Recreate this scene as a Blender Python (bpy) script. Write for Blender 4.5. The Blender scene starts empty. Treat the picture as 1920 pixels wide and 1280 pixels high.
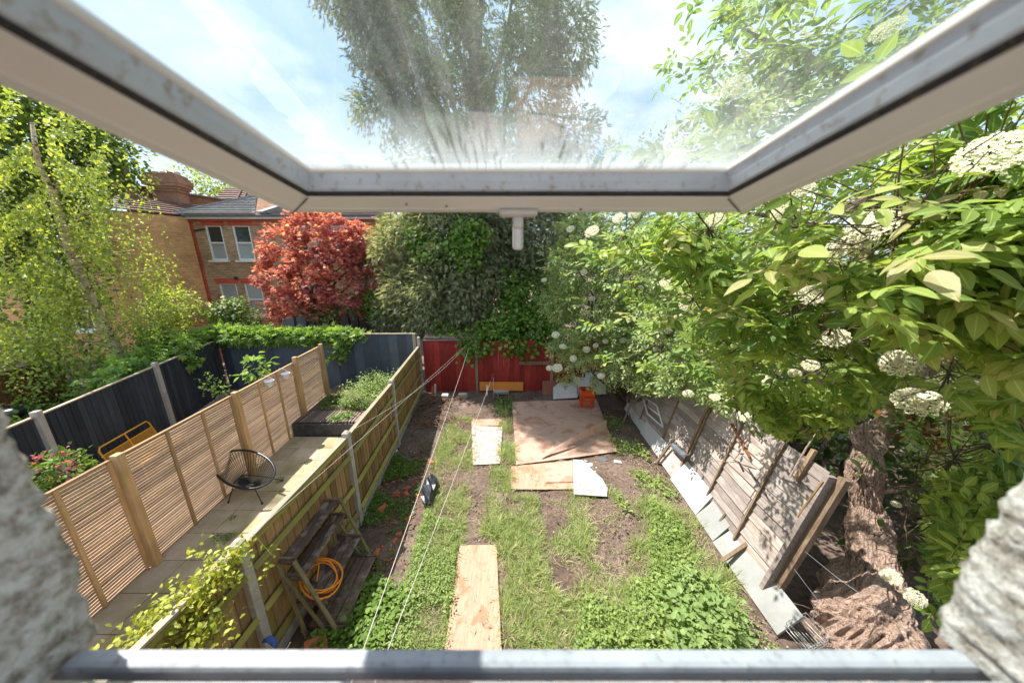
import bpy, math, random
import numpy as np
from mathutils import Vector, Matrix
R = math.radians
random.seed(7); rng = np.random.default_rng(7)
scene = bpy.context.scene
COL = scene.collection

# ------------------------------------------------------------------ camera, sky, sun, exposure
CAM_H = 4.5; PITCH = 14.9; FPX = 587.0
cam_d = bpy.data.cameras.new('camera'); cam = bpy.data.objects.new('camera', cam_d); COL.objects.link(cam)
cam.location = (0, 0, CAM_H); cam.rotation_euler = (R(90-PITCH), 0, 0)
cam_d.sensor_width = 36; cam_d.lens = 36*FPX/1920; cam_d.clip_start = 0.01; cam_d.clip_end = 800
cam_d.dof.use_dof = True; cam_d.dof.focus_distance = 3.6; cam_d.dof.aperture_fstop = 2.3
scene.camera = cam
SUN = Vector((-0.5, 0.27, 1.0)).normalized()
world = bpy.data.worlds.new('World'); scene.world = world; world.use_nodes = True
wn = world.node_tree; wn.nodes.clear()
def wnode(t, **k):
    n = wn.nodes.new(t)
    for a, b in k.items(): setattr(n, a, b)
    return n
w_out = wnode('ShaderNodeOutputWorld'); w_bg = wnode('ShaderNodeBackground')
w_sky = wnode('ShaderNodeTexSky', sky_type='NISHITA', sun_disc=False)
w_sky.sun_elevation = math.asin(SUN.z); w_sky.sun_rotation = math.atan2(SUN.x, SUN.y)
w_sky.air_density = 1.0; w_sky.dust_density = 1.2; w_sky.ozone_density = 1.0
w_tc = wnode('ShaderNodeTexCoord'); w_map = wnode('ShaderNodeMapping'); w_map.inputs['Scale'].default_value = (1.6, 1.6, 3.2)
w_map.inputs['Location'].default_value = (0.35, 0.1, 0.2)
w_no = wnode('ShaderNodeTexNoise'); w_no.inputs['Scale'].default_value = 1.7; w_no.inputs['Detail'].default_value = 7; w_no.inputs['Roughness'].default_value = 0.55
w_cr = wnode('ShaderNodeValToRGB'); w_cr.color_ramp.elements[0].position = 0.47; w_cr.color_ramp.elements[1].position = 0.68
w_mix = wnode('ShaderNodeMix', data_type='RGBA'); w_mix.inputs['B'].default_value = (2.75, 2.85, 3.0, 1)
wn.links.new(w_tc.outputs['Generated'], w_map.inputs['Vector']); wn.links.new(w_map.outputs[0], w_no.inputs['Vector'])
wn.links.new(w_no.outputs['Fac'], w_cr.inputs['Fac']); wn.links.new(w_cr.outputs['Color'], w_mix.inputs['Factor'])
w_air = wnode('ShaderNodeMix', data_type='RGBA'); w_air.inputs['Factor'].default_value = 0.82; w_air.inputs['B'].default_value = (1.02, 1.36, 1.80, 1)   # soft milky blue of a hazy May sky
wn.links.new(w_sky.outputs[0], w_air.inputs['A']); wn.links.new(w_air.outputs['Result'], w_mix.inputs['A']); wn.links.new(w_mix.outputs['Result'], w_bg.inputs['Color'])
wn.links.new(w_bg.outputs[0], w_out.inputs['Surface']); w_bg.inputs['Strength'].default_value = 0.15
sun_d = bpy.data.lights.new('sun', 'SUN'); sun_d.energy = 2.6; sun_d.angle = R(0.6); sun_d.color = (1.0, 0.95, 0.87)
sun = bpy.data.objects.new('sun', sun_d); COL.objects.link(sun)
sun.rotation_euler = SUN.to_track_quat('Z', 'Y').to_euler(); sun.location = (-20, 10, 40)
scene.view_settings.view_transform = 'Standard'; scene.view_settings.look = 'None'
scene.view_settings.gamma = 1; scene.view_settings.exposure = 1.95; scene.view_settings.use_curve_mapping = False
scene.cycles.transparent_max_bounces = 12; scene.cycles.max_bounces = 7
scene.cycles.diffuse_bounces = 4

# ------------------------------------------------------------------ measuring helpers: direction of sight -> place in the garden
CT, ST = math.cos(R(PITCH)), math.sin(R(PITCH))
def ray(u, v):
    x = (u-960)/FPX; up = (640-v)/FPX
    return Vector((x, CT+up*ST, -ST+up*CT))
def G(u, v, z=0.0):
    d = ray(u, v); t = (z-CAM_H)/d.z
    return Vector((d.x*t, d.y*t, z))
def AY(u, v, Y):
    d = ray(u, v); t = Y/d.y
    return Vector((d.x*t, Y, CAM_H+d.z*t))
def AXX(u, v, X):
    d = ray(u, v); t = X/d.x
    return Vector((X, d.y*t, CAM_H+d.z*t))

# ------------------------------------------------------------------ materials
class NT:
    def __init__(s, name):
        s.m = bpy.data.materials.new(name); s.m.use_nodes = True; s.t = s.m.node_tree; s.t.nodes.clear()
        s.out = s.n('ShaderNodeOutputMaterial')
    def n(s, t, **k):
        n = s.t.nodes.new(t)
        for a, b in k.items():
            if a in n.inputs: n.inputs[a].default_value = b
            else: setattr(n, a, b)
        return n
    def l(s, a, b): s.t.links.new(a, b)
    def ramp(s, fac, stops):
        r = s.n('ShaderNodeValToRGB'); e = r.color_ramp.elements
        while len(e) < len(stops): e.new(0.5)
        for i, (p, c) in enumerate(stops):
            e[i].position = p; e[i].color = (*c, 1) if len(c) == 3 else c
        s.l(fac, r.inputs['Fac']); return r.outputs['Color']
    def noise(s, vec, scale, detail=5, rough=0.6, dist=0.0):
        n = s.n('ShaderNodeTexNoise'); n.inputs['Scale'].default_value = scale; n.inputs['Detail'].default_value = detail
        n.inputs['Roughness'].default_value = rough; n.inputs['Distortion'].default_value = dist
        if vec is not None: s.l(vec, n.inputs['Vector'])
        return n.outputs['Fac']
    def mix(s, f, a, b, blend='MIX'):
        n = s.n('ShaderNodeMix', data_type='RGBA', blend_type=blend)
        for key, val in (('Factor', f), ('A', a), ('B', b)):
            if hasattr(val, 'is_linked') or isinstance(val, bpy.types.NodeSocket): s.l(val, n.inputs[key])
            else: n.inputs[key].default_value = val if key == 'Factor' else (*val, 1)
        return n.outputs['Result']
    def mapping(s, vec, scale=(1, 1, 1), loc=None):
        n = s.n('ShaderNodeMapping'); n.inputs['Scale'].default_value = scale; s.l(vec, n.inputs['Vector'])
        if loc is not None: s.l(loc, n.inputs['Location'])
        return n.outputs[0]
    def bsdf(s, col, rough=0.7, bump=None, bstr=0.3, bdist=0.01, spec=0.3, metal=0.0):
        p = s.n('ShaderNodeBsdfPrincipled')
        if isinstance(col, bpy.types.NodeSocket): s.l(col, p.inputs['Base Color'])
        else: p.inputs['Base Color'].default_value = (*col, 1)
        if isinstance(rough, bpy.types.NodeSocket): s.l(rough, p.inputs['Roughness'])
        else: p.inputs['Roughness'].default_value = rough
        p.inputs['Specular IOR Level'].default_value = spec; p.inputs['Metallic'].default_value = metal
        if bump is not None:
            b = s.n('ShaderNodeBump'); b.inputs['Strength'].default_value = bstr; b.inputs['Distance'].default_value = bdist
            s.l(bump, b.inputs['Height']); s.l(b.outputs[0], p.inputs['Normal'])
        return p
    def fin(s, sh): s.l(sh.outputs[0] if hasattr(sh, 'outputs') else sh, s.out.inputs['Surface']); return s.m

def m_plain(name, col, rough=0.6, var=0.25, scale=6.0, metal=0.0, spec=0.3, bstr=0.2, dirt=None):
    t = NT(name); tc = t.n('ShaderNodeTexCoord').outputs['Object']
    n1 = t.noise(tc, scale, 6); n2 = t.noise(tc, scale*7, 4)
    lo = tuple(c*(1-var) for c in col); hi = tuple(min(1, c*(1+var)) for c in col)
    c = t.ramp(n1, [(0.3, lo), (0.7, hi)])
    if dirt is not None:
        c = t.mix(t.ramp(n2, [(0.55, (0, 0, 0)), (0.75, (1, 1, 1))]), c, dirt)
    return t.fin(t.bsdf(c, rough, n2, bstr, 0.004, spec, metal))
def m_wood(name, dark, light, grain_axis=2, rough=0.8, green=0.0, green_col=(0.22, 0.22, 0.06), knots=True, scale=1.0, bstr=0.5, blotch=None):
    """long grain along one object axis, a shift of tone from board to board, algae low and along edges"""
    t = NT(name); tc = t.n('ShaderNodeTexCoord').outputs['Object']; oi = t.n('ShaderNodeObjectInfo')
    cmb = t.n('ShaderNodeCombineXYZ'); mul = t.n('ShaderNodeMath', operation='MULTIPLY'); t.l(oi.outputs['Random'], mul.inputs[0]); mul.inputs[1].default_value = 37.0
    for i in range(3): t.l(mul.outputs[0], cmb.inputs[i])
    sc = [14*scale]*3; sc[grain_axis] = 0.9*scale
    v = t.mapping(tc, tuple(sc), cmb.outputs[0])
    g = t.noise(v, 1.6, 7, 0.65, 0.5)
    v2 = t.mapping(tc, (2.2, 2.2, 2.2), cmb.outputs[0]); b = t.noise(v2, 1.3, 4)
    c = t.ramp(g, [(0.25, dark), (0.5, tuple((a+b_)/2 for a, b_ in zip(dark, light))), (0.72, light)])
    rnd = t.ramp(oi.outputs['Random'], [(0.0, (0.64, 0.62, 0.61)), (0.5, (0.95, 0.95, 0.95)), (1.0, (1.25, 1.19, 1.10))])
    c = t.mix(1.0, c, rnd, 'MULTIPLY')
    c = t.mix(t.ramp(b, [(0.35, (0.28, 0.28, 0.28)), (0.65, (0, 0, 0))]), c, tuple(x*0.45 for x in dark))
    if green:
        gm = t.noise(t.mapping(tc, (3, 3, 1.4), cmb.outputs[0]), 1.0, 4)
        c = t.mix(t.ramp(gm, [(0.62-0.3*green, (0, 0, 0)), (0.8-0.2*green, (0.85, 0.85, 0.85))]), c, green_col)
    if blotch:
        bm = t.noise(t.mapping(tc, (5, 5, 5), cmb.outputs[0]), 1.0, 6, 0.7)
        c = t.mix(t.ramp(bm, [(0.5, (0, 0, 0)), (0.62, (0.9, 0.9, 0.9))]), c, blotch)
    return t.fin(t.bsdf(c, rough, g, bstr, 0.006, 0.2))
def m_leaf(name, a, b, trans=0.35, rough=0.5, spec=0.35, c3=None, rib=False):
    t = NT(name); at = t.n('ShaderNodeAttribute', attribute_name='var'); oi = t.n('ShaderNodeObjectInfo')
    ad = t.n('ShaderNodeMath', operation='ADD'); ad.use_clamp = False
    t.l(at.outputs['Fac'], ad.inputs[0]); m = t.n('ShaderNodeMath', operation='MULTIPLY'); t.l(oi.outputs['Random'], m.inputs[0]); m.inputs[1].default_value = 0.15
    t.l(m.outputs[0], ad.inputs[1])
    st = [(0.0, a), (0.8, b)] + ([(1.0, c3)] if c3 else [])
    c = t.ramp(ad.outputs[0], st)
    if rib:
        ra = t.n('ShaderNodeAttribute', attribute_name='rib'); c = t.mix(t.ramp(ra.outputs['Fac'], [(0.86, (0, 0, 0)), (0.97, (0.55, 0.55, 0.55))]), c, tuple(min(1, x*1.5+.08) for x in b))
    p = t.bsdf(c, rough, None, spec=spec)
    tr = t.n('ShaderNodeBsdfTranslucent'); br = t.mix(1.0, c, (1.5, 1.45, 0.75), 'MULTIPLY'); t.l(br, tr.inputs['Color'])
    mx = t.n('ShaderNodeMixShader'); mx.inputs[0].default_value = trans
    t.l(p.outputs[0], mx.inputs[1]); t.l(tr.outputs[0], mx.inputs[2])
    return t.fin(mx)

M = {}
def build_mats():
    # soil
    t = NT('soil'); g = t.n('ShaderNodeNewGeometry').outputs['Position']
    n1 = t.noise(g, 0.9, 6); n2 = t.noise(g, 14, 8, 0.75); n3 = t.noise(g, 60, 4, 0.8)
    c = t.ramp(n1, [(0.3, (0.085, 0.058, 0.045)), (0.5, (0.175, 0.125, 0.10)), (0.72, (0.29, 0.22, 0.18))])
    c = t.mix(t.ramp(n2, [(0.35, (0.75, 0.75, 0.75)), (0.55, (0, 0, 0))]), c, (0.055, 0.040, 0.032))
    c = t.mix(t.ramp(n3, [(0.66, (0, 0, 0)), (0.76, (1, 1, 1))]), c, (0.42, 0.36, 0.31))
    b = t.mix(0.5, n2, n3)
    M['soil'] = t.fin(t.bsdf(c, 0.95, b, 1.0, 0.03, 0.1))
    # paving
    t = NT('paving_slab'); tc = t.n('ShaderNodeTexCoord').outputs['Object']; oi = t.n('ShaderNodeObjectInfo')
    g = t.n('ShaderNodeNewGeometry').outputs['Position']
    n1 = t.noise(g, 1.6, 6); n2 = t.noise(g, 45, 6, 0.8)
    c = t.ramp(n1, [(0.35, (0.27, 0.25, 0.12)), (0.5, (0.41, 0.34, 0.22)), (0.68, (0.52, 0.43, 0.33))])
    c = t.mix(1.0, c, t.ramp(oi.outputs['Random'], [(0, (0.82, 0.82, 0.8)), (1, (1.12, 1.08, 1.1))]), 'MULTIPLY')
    c = t.mix(t.ramp(n2, [(0.5, (0, 0, 0)), (0.75, (0.5, 0.5, 0.5))]), c, (0.14, 0.12, 0.06))
    M['slab'] = t.fin(t.bsdf(c, 0.85, n2, 0.4, 0.003, 0.2))
    # brick
    def brick(name, c1, c2, mort, sc=1.0, patch=None):
        t = NT(name); g = t.n('ShaderNodeNewGeometry').outputs['Position']
        s = t.n('ShaderNodeSeparateXYZ'); t.l(g, s.inputs[0]); a = t.n('ShaderNodeMath', operation='ADD'); t.l(s.outputs[0], a.inputs[0]); t.l(s.outputs[1], a.inputs[1])
        cb = t.n('ShaderNodeCombineXYZ'); t.l(a.outputs[0], cb.inputs[0]); t.l(s.outputs[2], cb.inputs[1])
        br = t.n('ShaderNodeTexBrick'); t.l(cb.outputs[0], br.inputs['Vector'])
        br.inputs['Color1'].default_value = (*c1, 1); br.inputs['Color2'].default_value = (*c2, 1); br.inputs['Mortar'].default_value = (*mort, 1)
        br.inputs['Scale'].default_value = 1.0; br.inputs['Brick Width'].default_value = 0.26*sc; br.inputs['Row Height'].default_value = 0.088*sc
        br.inputs['Mortar Size'].default_value = 0.010*sc; br.inputs['Mortar Smooth'].default_value = 0.2; br.inputs['Bias'].default_value = 0.0
        n = t.noise(g, 1.1, 5); n5 = t.noise(g, 9, 6, 0.7)
        c = t.mix(1.0, br.outputs['Color'], t.ramp(n, [(0.3, (0.78, 0.76, 0.74)), (0.7, (1.15, 1.12, 1.08))]), 'MULTIPLY')
        c = t.mix(t.ramp(n5, [(0.55, (0, 0, 0)), (0.75, (0.6, 0.6, 0.6))]), c, tuple(x*0.35 for x in c1))
        iv = t.n('ShaderNodeMath', operation='SUBTRACT'); iv.inputs[0].default_value = 1.0; t.l(br.outputs['Fac'], iv.inputs[1])
        return t.fin(t.bsdf(c, 0.9, iv.outputs[0], 0.6, 0.01, 0.15))
    M['brick_tan'] = brick('stock_brick', (0.50, 0.36, 0.22), (0.33, 0.20, 0.12), (0.52, 0.44, 0.35))
    M['brick_gold'] = brick('yellow_brick', (0.78, 0.46, 0.18), (0.60, 0.30, 0.11), (0.66, 0.54, 0.37))
    M['brick_red'] = brick('red_brick', (0.60, 0.12, 0.07), (0.48, 0.085, 0.05), (0.5, 0.18, 0.12))
    M['brick_chim'] = brick('chimney_brick', (0.33, 0.19, 0.12), (0.24, 0.12, 0.07), (0.28, 0.2, 0.15))
    M['tile_brown'] = m_plain('brown_roof_tile', (0.17, 0.105, 0.085), 0.85, 0.3, 3)
    M['tile_grey'] = m_plain('grey_roof_tile', (0.20, 0.21, 0.215), 0.85, 0.25, 3)
    M['lead'] = m_plain('lead_flashing', (0.16, 0.165, 0.18), 0.6, 0.2, 4)
    M['white_paint'] = m_plain('white_frame_paint', (0.78, 0.78, 0.77), 0.4, 0.06, 4)
    M['gutter'] = m_plain('gutter', (0.05, 0.045, 0.045), 0.5, 0.2)
    M['curtain'] = m_plain('net_curtain', (0.62, 0.62, 0.58), 0.9, 0.12, 8)
    t = NT('house_glass'); p = t.bsdf((0.025, 0.035, 0.035), 0.06, spec=0.6); M['hglass'] = t.fin(p)
    t = NT('house_glass_pale'); p = t.bsdf((0.33, 0.38, 0.38), 0.12, spec=0.6); M['hglass_pale'] = t.fin(p)
    # woods
    M['board'] = m_wood('featherboard', (0.26, 0.155, 0.075), (0.47, 0.32, 0.165), 2, green=0.35, green_col=(0.27, 0.235, 0.06))
    M['rail'] = m_wood('green_rail', (0.24, 0.20, 0.06), (0.40, 0.35, 0.11), 1, green=0.5, green_col=(0.27, 0.26, 0.05))
    M['cap'] = m_wood('fence_cap', (0.33, 0.27, 0.19), (0.52, 0.45, 0.35), 1, green=0.2)
    M['slat'] = m_wood('slat_wood', (0.34, 0.225, 0.15), (0.60, 0.455, 0.33), 1, scale=1.2, green=0.12, green_col=(0.28, 0.24, 0.08))
    M['slatpost'] = m_wood('slat_post', (0.36, 0.23, 0.12), (0.55, 0.40, 0.24), 2, green=0.15, green_col=(0.3, 0.26, 0.08))
    M['old'] = m_wood('silvered_wood', (0.20, 0.155, 0.135), (0.56, 0.50, 0.465), 1, scale=2.2, bstr=0.9)
    M['oldpost'] = m_wood('old_post', (0.15, 0.095, 0.06), (0.36, 0.27, 0.19), 2, scale=1.3, bstr=0.9)
    M['shelf'] = m_wood('shelf_wood', (0.065, 0.042, 0.036), (0.22, 0.155, 0.125), 1, scale=1.4, bstr=0.9, blotch=(0.27, 0.21, 0.18))
    M['shelfleg'] = m_wood('shelf_leg', (0.17, 0.14, 0.08), (0.33, 0.28, 0.17), 2, green=0.4, green_col=(0.22, 0.2, 0.08))
    M['redboard'] = m_wood('red_board', (0.27, 0.028, 0.024), (0.44, 0.065, 0.052), 2, bstr=0.4, rough=0.75, scale=1.6)
    M['brownfence'] = m_wood('brown_fence', (0.14, 0.06, 0.03), (0.30, 0.13, 0.06), 2)
    M['terracotta'] = m_wood('terracotta_slat', (0.36, 0.13, 0.07), (0.52, 0.23, 0.13), 0)
    M['deck'] = m_wood('deck_slat', (0.17, 0.12, 0.11), (0.32, 0.25, 0.23), 1)
    M['twig'] = m_plain('twig', (0.20, 0.13, 0.085), 0.9, 0.4, 9)
    def ply(name, lo, hi, stain, ax, seed):
        t = NT(name); tc = t.n('ShaderNodeTexCoord').outputs['Object']; sc = [1.0, 1.0, 1.0]; sc[1-ax] = 9.0; sc[ax] = 0.7
        v = t.mapping(tc, tuple(sc)); g = t.noise(v, 1.5, 8, 0.62, 1.4); fine = t.noise(t.mapping(tc, tuple(x*5 for x in sc)), 2.0, 4, 0.7)
        c = t.ramp(g, [(0.30, lo), (0.46, hi), (0.55, tuple((a+b)/2 for a, b in zip(lo, hi))), (0.66, hi)])
        c = t.mix(t.ramp(fine, [(0.45, (0, 0, 0)), (0.7, (0.45, 0.45, 0.45))]), c, lo)
        s1 = t.noise(t.mapping(tc, (1.0+seed, 1.3, 1)), 2.1, 7, 0.66, 0.8); c = t.mix(t.ramp(s1, [(0.52, (0, 0, 0)), (0.60, (0.75, 0.75, 0.75)), (0.72, (1, 1, 1))]), c, stain)
        s2 = t.noise(t.mapping(tc, (3.0+seed, 3.0, 1)), 2.6, 8, 0.75); c = t.mix(t.ramp(s2, [(0.62, (0, 0, 0)), (0.70, (0.9, 0.9, 0.9))]), c, (0.16, 0.085, 0.05))
        return t.fin(t.bsdf(c, 0.85, fine, 0.4, 0.004, 0.15))
    M['ply'] = ply('plywood', (0.34, 0.20, 0.15), (0.54, 0.38, 0.30), (0.36, 0.18, 0.115), 0, 0.0)
    M['ply2'] = ply('plywood_orange', (0.33, 0.19, 0.125), (0.47, 0.32, 0.235), (0.34, 0.165, 0.09), 1, 0.7)
    M['brownboard'] = m_plain('brown_board', (0.24, 0.095, 0.06), 0.7, 0.15, 5)
    M['orangeboard'] = m_plain('orange_board', (0.72, 0.27, 0.055), 0.6, 0.08, 3)
    M['whiteboard'] = m_plain('white_board', (0.50, 0.50, 0.485), 0.65, 0.12, 3, dirt=(0.44, 0.40, 0.35))
    M['concrete'] = m_plain('concrete', (0.42, 0.385, 0.35), 0.9, 0.2, 7, bstr=0.6, dirt=(0.28, 0.26, 0.21))
    M['gravelboard'] = m_plain('gravel_board', (0.27, 0.28, 0.272), 0.9, 0.2, 2.5, bstr=0.3, dirt=(0.28, 0.25, 0.22))
    M['carpet'] = m_plain('weathered_board', (0.40, 0.33, 0.30), 0.95, 0.5, 14, bstr=0.8, dirt=(0.62, 0.60, 0.57))
    M['darkpaint'] = m_wood('dark_paint', (0.042, 0.048, 0.062), (0.068, 0.078, 0.098), 2, rough=0.55, bstr=0.25)
    M['bluepaint'] = m_wood('blue_grey_paint', (0.070, 0.088, 0.120), (0.092, 0.114, 0.150), 2, rough=0.5, bstr=0.2)
    M['greyfence'] = m_plain('grey_fence', (0.17, 0.165, 0.165), 0.8, 0.2, 4)
    M['blackwall'] = m_plain('black_wall', (0.06, 0.062, 0.065), 0.7, 0.5, 8, dirt=(0.14, 0.14, 0.14))
    M['bark'] = None
    t = NT('bark'); tc = t.n('ShaderNodeTexCoord').outputs['Object']; pt = t.n('ShaderNodeNewGeometry').outputs['Pointiness']
    n1 = t.noise(t.mapping(tc, (20, 20, 5)), 1.6, 9, 0.72, 1.6); n2 = t.noise(tc, 30, 5)
    c = t.ramp(n1, [(0.34, (0.045, 0.03, 0.022)), (0.44, (0.25, 0.17, 0.13)), (0.56, (0.45, 0.33, 0.265)), (0.74, (0.60, 0.49, 0.41))])
    M['bark'] = t.fin(t.bsdf(c, 0.95, n1, 1.0, 0.03, 0.1))
    t = NT('birch_bark'); tc = t.n('ShaderNodeTexCoord').outputs['Object']
    n1 = t.noise(t.mapping(tc, (3, 3, 11)), 1.3, 6, 0.6, 0.6)
    c = t.ramp(n1, [(0.36, (0.05, 0.035, 0.03)), (0.44, (0.40, 0.28, 0.20)), (0.6, (0.62, 0.52, 0.43))])
    M['birchbark'] = t.fin(t.bsdf(c, 0.8, n1, 0.4, 0.01))
    M['branch'] = m_plain('branch', (0.12, 0.085, 0.06), 0.9, 0.3, 12)
    # leaves
    M['elder'] = m_leaf('elder_leaf', (0.09, 0.19, 0.04), (0.34, 0.44, 0.10), 0.45, c3=(0.42, 0.34, 0.20), rib=True)
    M['elder_far'] = m_leaf('elder_leaf_far', (0.13, 0.23, 0.08), (0.42, 0.50, 0.24), 0.42)
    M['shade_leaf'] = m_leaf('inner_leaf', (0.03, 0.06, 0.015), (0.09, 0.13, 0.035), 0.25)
    M['birch'] = m_leaf('birch_leaf', (0.11, 0.19, 0.04), (0.42, 0.48, 0.10), 0.45, spec=0.6)
    M['lime'] = m_leaf('tree_leaf', (0.06, 0.12, 0.025), (0.22, 0.30, 0.06), 0.42)
    M['maple'] = m_leaf('maple_leaf', (0.28, 0.06, 0.09), (0.66, 0.25, 0.21), 0.45, c3=(0.84, 0.52, 0.44))
    M['conifer'] = m_leaf('conifer_spray', (0.09, 0.125, 0.06), (0.38, 0.42, 0.25), 0.4, c3=(0.54, 0.50, 0.37))
    M['ivy'] = m_leaf('ivy_leaf', (0.045, 0.12, 0.02), (0.19, 0.33, 0.05), 0.35, spec=0.5)
    M['creeper'] = m_leaf('creeper_leaf', (0.08, 0.17, 0.045), (0.28, 0.42, 0.10), 0.4)
    M['vine'] = m_leaf('vine_leaf', (0.13, 0.19, 0.025), (0.42, 0.44, 0.07), 0.4)
    M['grass'] = m_leaf('grass_blade', (0.14, 0.23, 0.055), (0.36, 0.45, 0.16), 0.38, c3=(0.58, 0.50, 0.32))
    M['weed'] = m_leaf('weed_leaf', (0.085, 0.15, 0.035), (0.27, 0.36, 0.10), 0.35)
    M['moss'] = m_leaf('low_weed', (0.045, 0.10, 0.018), (0.16, 0.26, 0.04), 0.3)
    M['bigleaf'] = m_leaf('big_weed_leaf', (0.09, 0.16, 0.045), (0.25, 0.35, 0.12), 0.38)
    M['straw'] = m_leaf('dry_leaf', (0.30, 0.22, 0.16), (0.55, 0.46, 0.36), 0.2)
    M['deadleaf'] = m_leaf('dead_leaf', (0.14, 0.05, 0.025), (0.36, 0.15, 0.07), 0.3)
    M['flower'] = m_leaf('elder_floret', (0.70, 0.68, 0.52), (0.86, 0.85, 0.76), 0.25)
    M['pink'] = m_leaf('pink_petal', (0.45, 0.10, 0.17), (0.65, 0.22, 0.28), 0.3)
    # small things
    M['pvc'] = m_plain('white_pvc', (0.78, 0.75, 0.73), 0.28, 0.03, 2, spec=0.5, bstr=0.03)
    M['pvc_dirt'] = m_plain('grimy_pvc', (0.50, 0.55, 0.62), 0.3, 0.14, 9, spec=0.5, bstr=0.05, dirt=(0.30, 0.24, 0.17))
    M['cill_pvc'] = m_plain('shaded_cill_pvc', (0.36, 0.37, 0.40), 0.5, 0.12, 14, dirt=(0.22, 0.21, 0.20))  # white PVC toned down bluish: the cill's shade put into its colour, plus dirt specks
    M['gasket'] = m_plain('gasket', (0.030, 0.028, 0.03), 0.6, 0.4, 30, dirt=(0.16, 0.11, 0.07))
    M['metalw'] = m_plain('handle_metal', (0.66, 0.65, 0.64), 0.22, 0.05, 10, metal=0.3)
    M['rope'] = m_plain('line', (0.50, 0.47, 0.43), 0.8, 0.1)
    M['wire'] = m_plain('steel_wire', (0.45, 0.44, 0.42), 0.5, 0.2, metal=0.5)
    M['yellow'] = m_plain('yellow_metal', (0.75, 0.36, 0.03), 0.4, 0.05)
    M['blackplastic'] = m_plain('black_plastic', (0.018, 0.020, 0.022), 0.3, 0.3, 6, spec=0.5, bstr=0.4)
    M['bagfilm'] = m_plain('black_bag_film', (0.022, 0.025, 0.034), 0.3, 0.4, 9, spec=0.6, bstr=0.8)
    M['hose'] = m_plain('orange_hose', (0.80, 0.27, 0.02), 0.4, 0.05)
    M['basket'] = m_plain('orange_plastic', (0.80, 0.13, 0.03), 0.35, 0.06)
    M['bucket'] = m_plain('pale_bucket', (0.62, 0.62, 0.64), 0.5, 0.1)
    M['rubble'] = m_plain('brick_rubble', (0.48, 0.14, 0.07), 0.9, 0.35, 12, bstr=0.6)
    M['stone'] = m_plain('pale_stone', (0.45, 0.42, 0.38), 0.9, 0.3, 10)
    M['bluecloth'] = m_plain('blue_cloth', (0.07, 0.13, 0.42), 0.8, 0.2)
    M['reddoor'] = m_plain('red_door_paint', (0.50, 0.012, 0.012), 0.5, 0.1)
    M['slate'] = m_plain('slate_piece', (0.10, 0.11, 0.13), 0.6, 0.25, 8)
    # roughcast
    t = NT('roughcast'); tc = t.n('ShaderNodeTexCoord').outputs['Object']; n1 = t.noise(tc, 55, 5, 0.7); n2 = t.noise(tc, 9, 3)
    c = t.ramp(n1, [(0.32, (0.14, 0.11, 0.08)), (0.44, (0.36, 0.32, 0.27)), (0.58, (0.60, 0.565, 0.52))])
    M['roughcast'] = t.fin(t.bsdf(c, 0.95, n1, 0.8, 0.01, 0.1))
    # dirty window glass
    t = NT('dirty_window_glass'); tc = t.n('ShaderNodeTexCoord').outputs['Object']
    tr = t.n('ShaderNodeBsdfTransparent'); tr.inputs[0].default_value = (0.90, 0.95, 0.95, 1)
    gl = t.n('ShaderNodeBsdfGlossy'); gl.inputs['Roughness'].default_value = 0.02
    ge = t.n('ShaderNodeNewGeometry'); dt = t.n('ShaderNodeVectorMath', operation='DOT_PRODUCT'); t.l(ge.outputs['Incoming'], dt.inputs[0]); t.l(ge.outputs['Normal'], dt.inputs[1])
    ab = t.n('ShaderNodeMath', operation='ABSOLUTE'); t.l(dt.outputs['Value'], ab.inputs[0]); om = t.n('ShaderNodeMath', operation='SUBTRACT'); om.inputs[0].default_value = 1.0; t.l(ab.outputs[0], om.inputs[1])
    pw = t.n('ShaderNodeMath', operation='POWER'); t.l(om.outputs[0], pw.inputs[0]); pw.inputs[1].default_value = 4.0
    fm = t.n('ShaderNodeMath', operation='MULTIPLY_ADD'); t.l(pw.outputs[0], fm.inputs[0]); fm.inputs[1].default_value = 0.95; fm.inputs[2].default_value = 0.045; fm.use_clamp = True
    m1 = t.n('ShaderNodeMixShader'); t.l(fm.outputs[0], m1.inputs[0]); t.l(tr.outputs[0], m1.inputs[1]); t.l(gl.outputs[0], m1.inputs[2])
    df = t.n('ShaderNodeBsdfTranslucent'); df.inputs[0].default_value = (0.85, 0.88, 0.9, 1)
    d2 = t.n('ShaderNodeBsdfDiffuse'); d2.inputs[0].default_value = (0.75, 0.78, 0.8, 1)
    m2 = t.n('ShaderNodeMixShader'); m2.inputs[0].default_value = 0.45; t.l(df.outputs[0], m2.inputs[1]); t.l(d2.outputs[0], m2.inputs[2])
    blot = t.noise(t.mapping(tc, (5, 3, 5)), 1.4, 6, 0.65, 0.4)
    run = t.noise(t.mapping(tc, (60, 3.0, 1)), 1.0, 4, 0.6, 1.2)
    spk = t.noise(t.mapping(tc, (160, 60, 1)), 1.0, 3, 0.7)
    a = t.ramp(blot, [(0.35, (0.01, 0.01, 0.01)), (0.7, (0.07, 0.07, 0.07))])
    b = t.ramp(run, [(0.5, (0.0, 0.0, 0.0)), (0.66, (0.03, 0.03, 0.03))])
    cc = t.ramp(spk, [(0.62, (0, 0, 0)), (0.75, (0.08, 0.08, 0.08))])
    s = t.mix(1.0, a, b, 'ADD'); s = t.mix(1.0, s, cc, 'ADD')
    sp = t.n('ShaderNodeSeparateXYZ'); t.l(tc, sp.inputs[0]); mr = t.n('ShaderNodeMapRange'); t.l(sp.outputs[1], mr.inputs['Value']); mr.inputs['From Min'].default_value = 0.36; mr.inputs['From Max'].default_value = 0.53; mr.inputs['To Max'].default_value = 0.30
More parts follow.
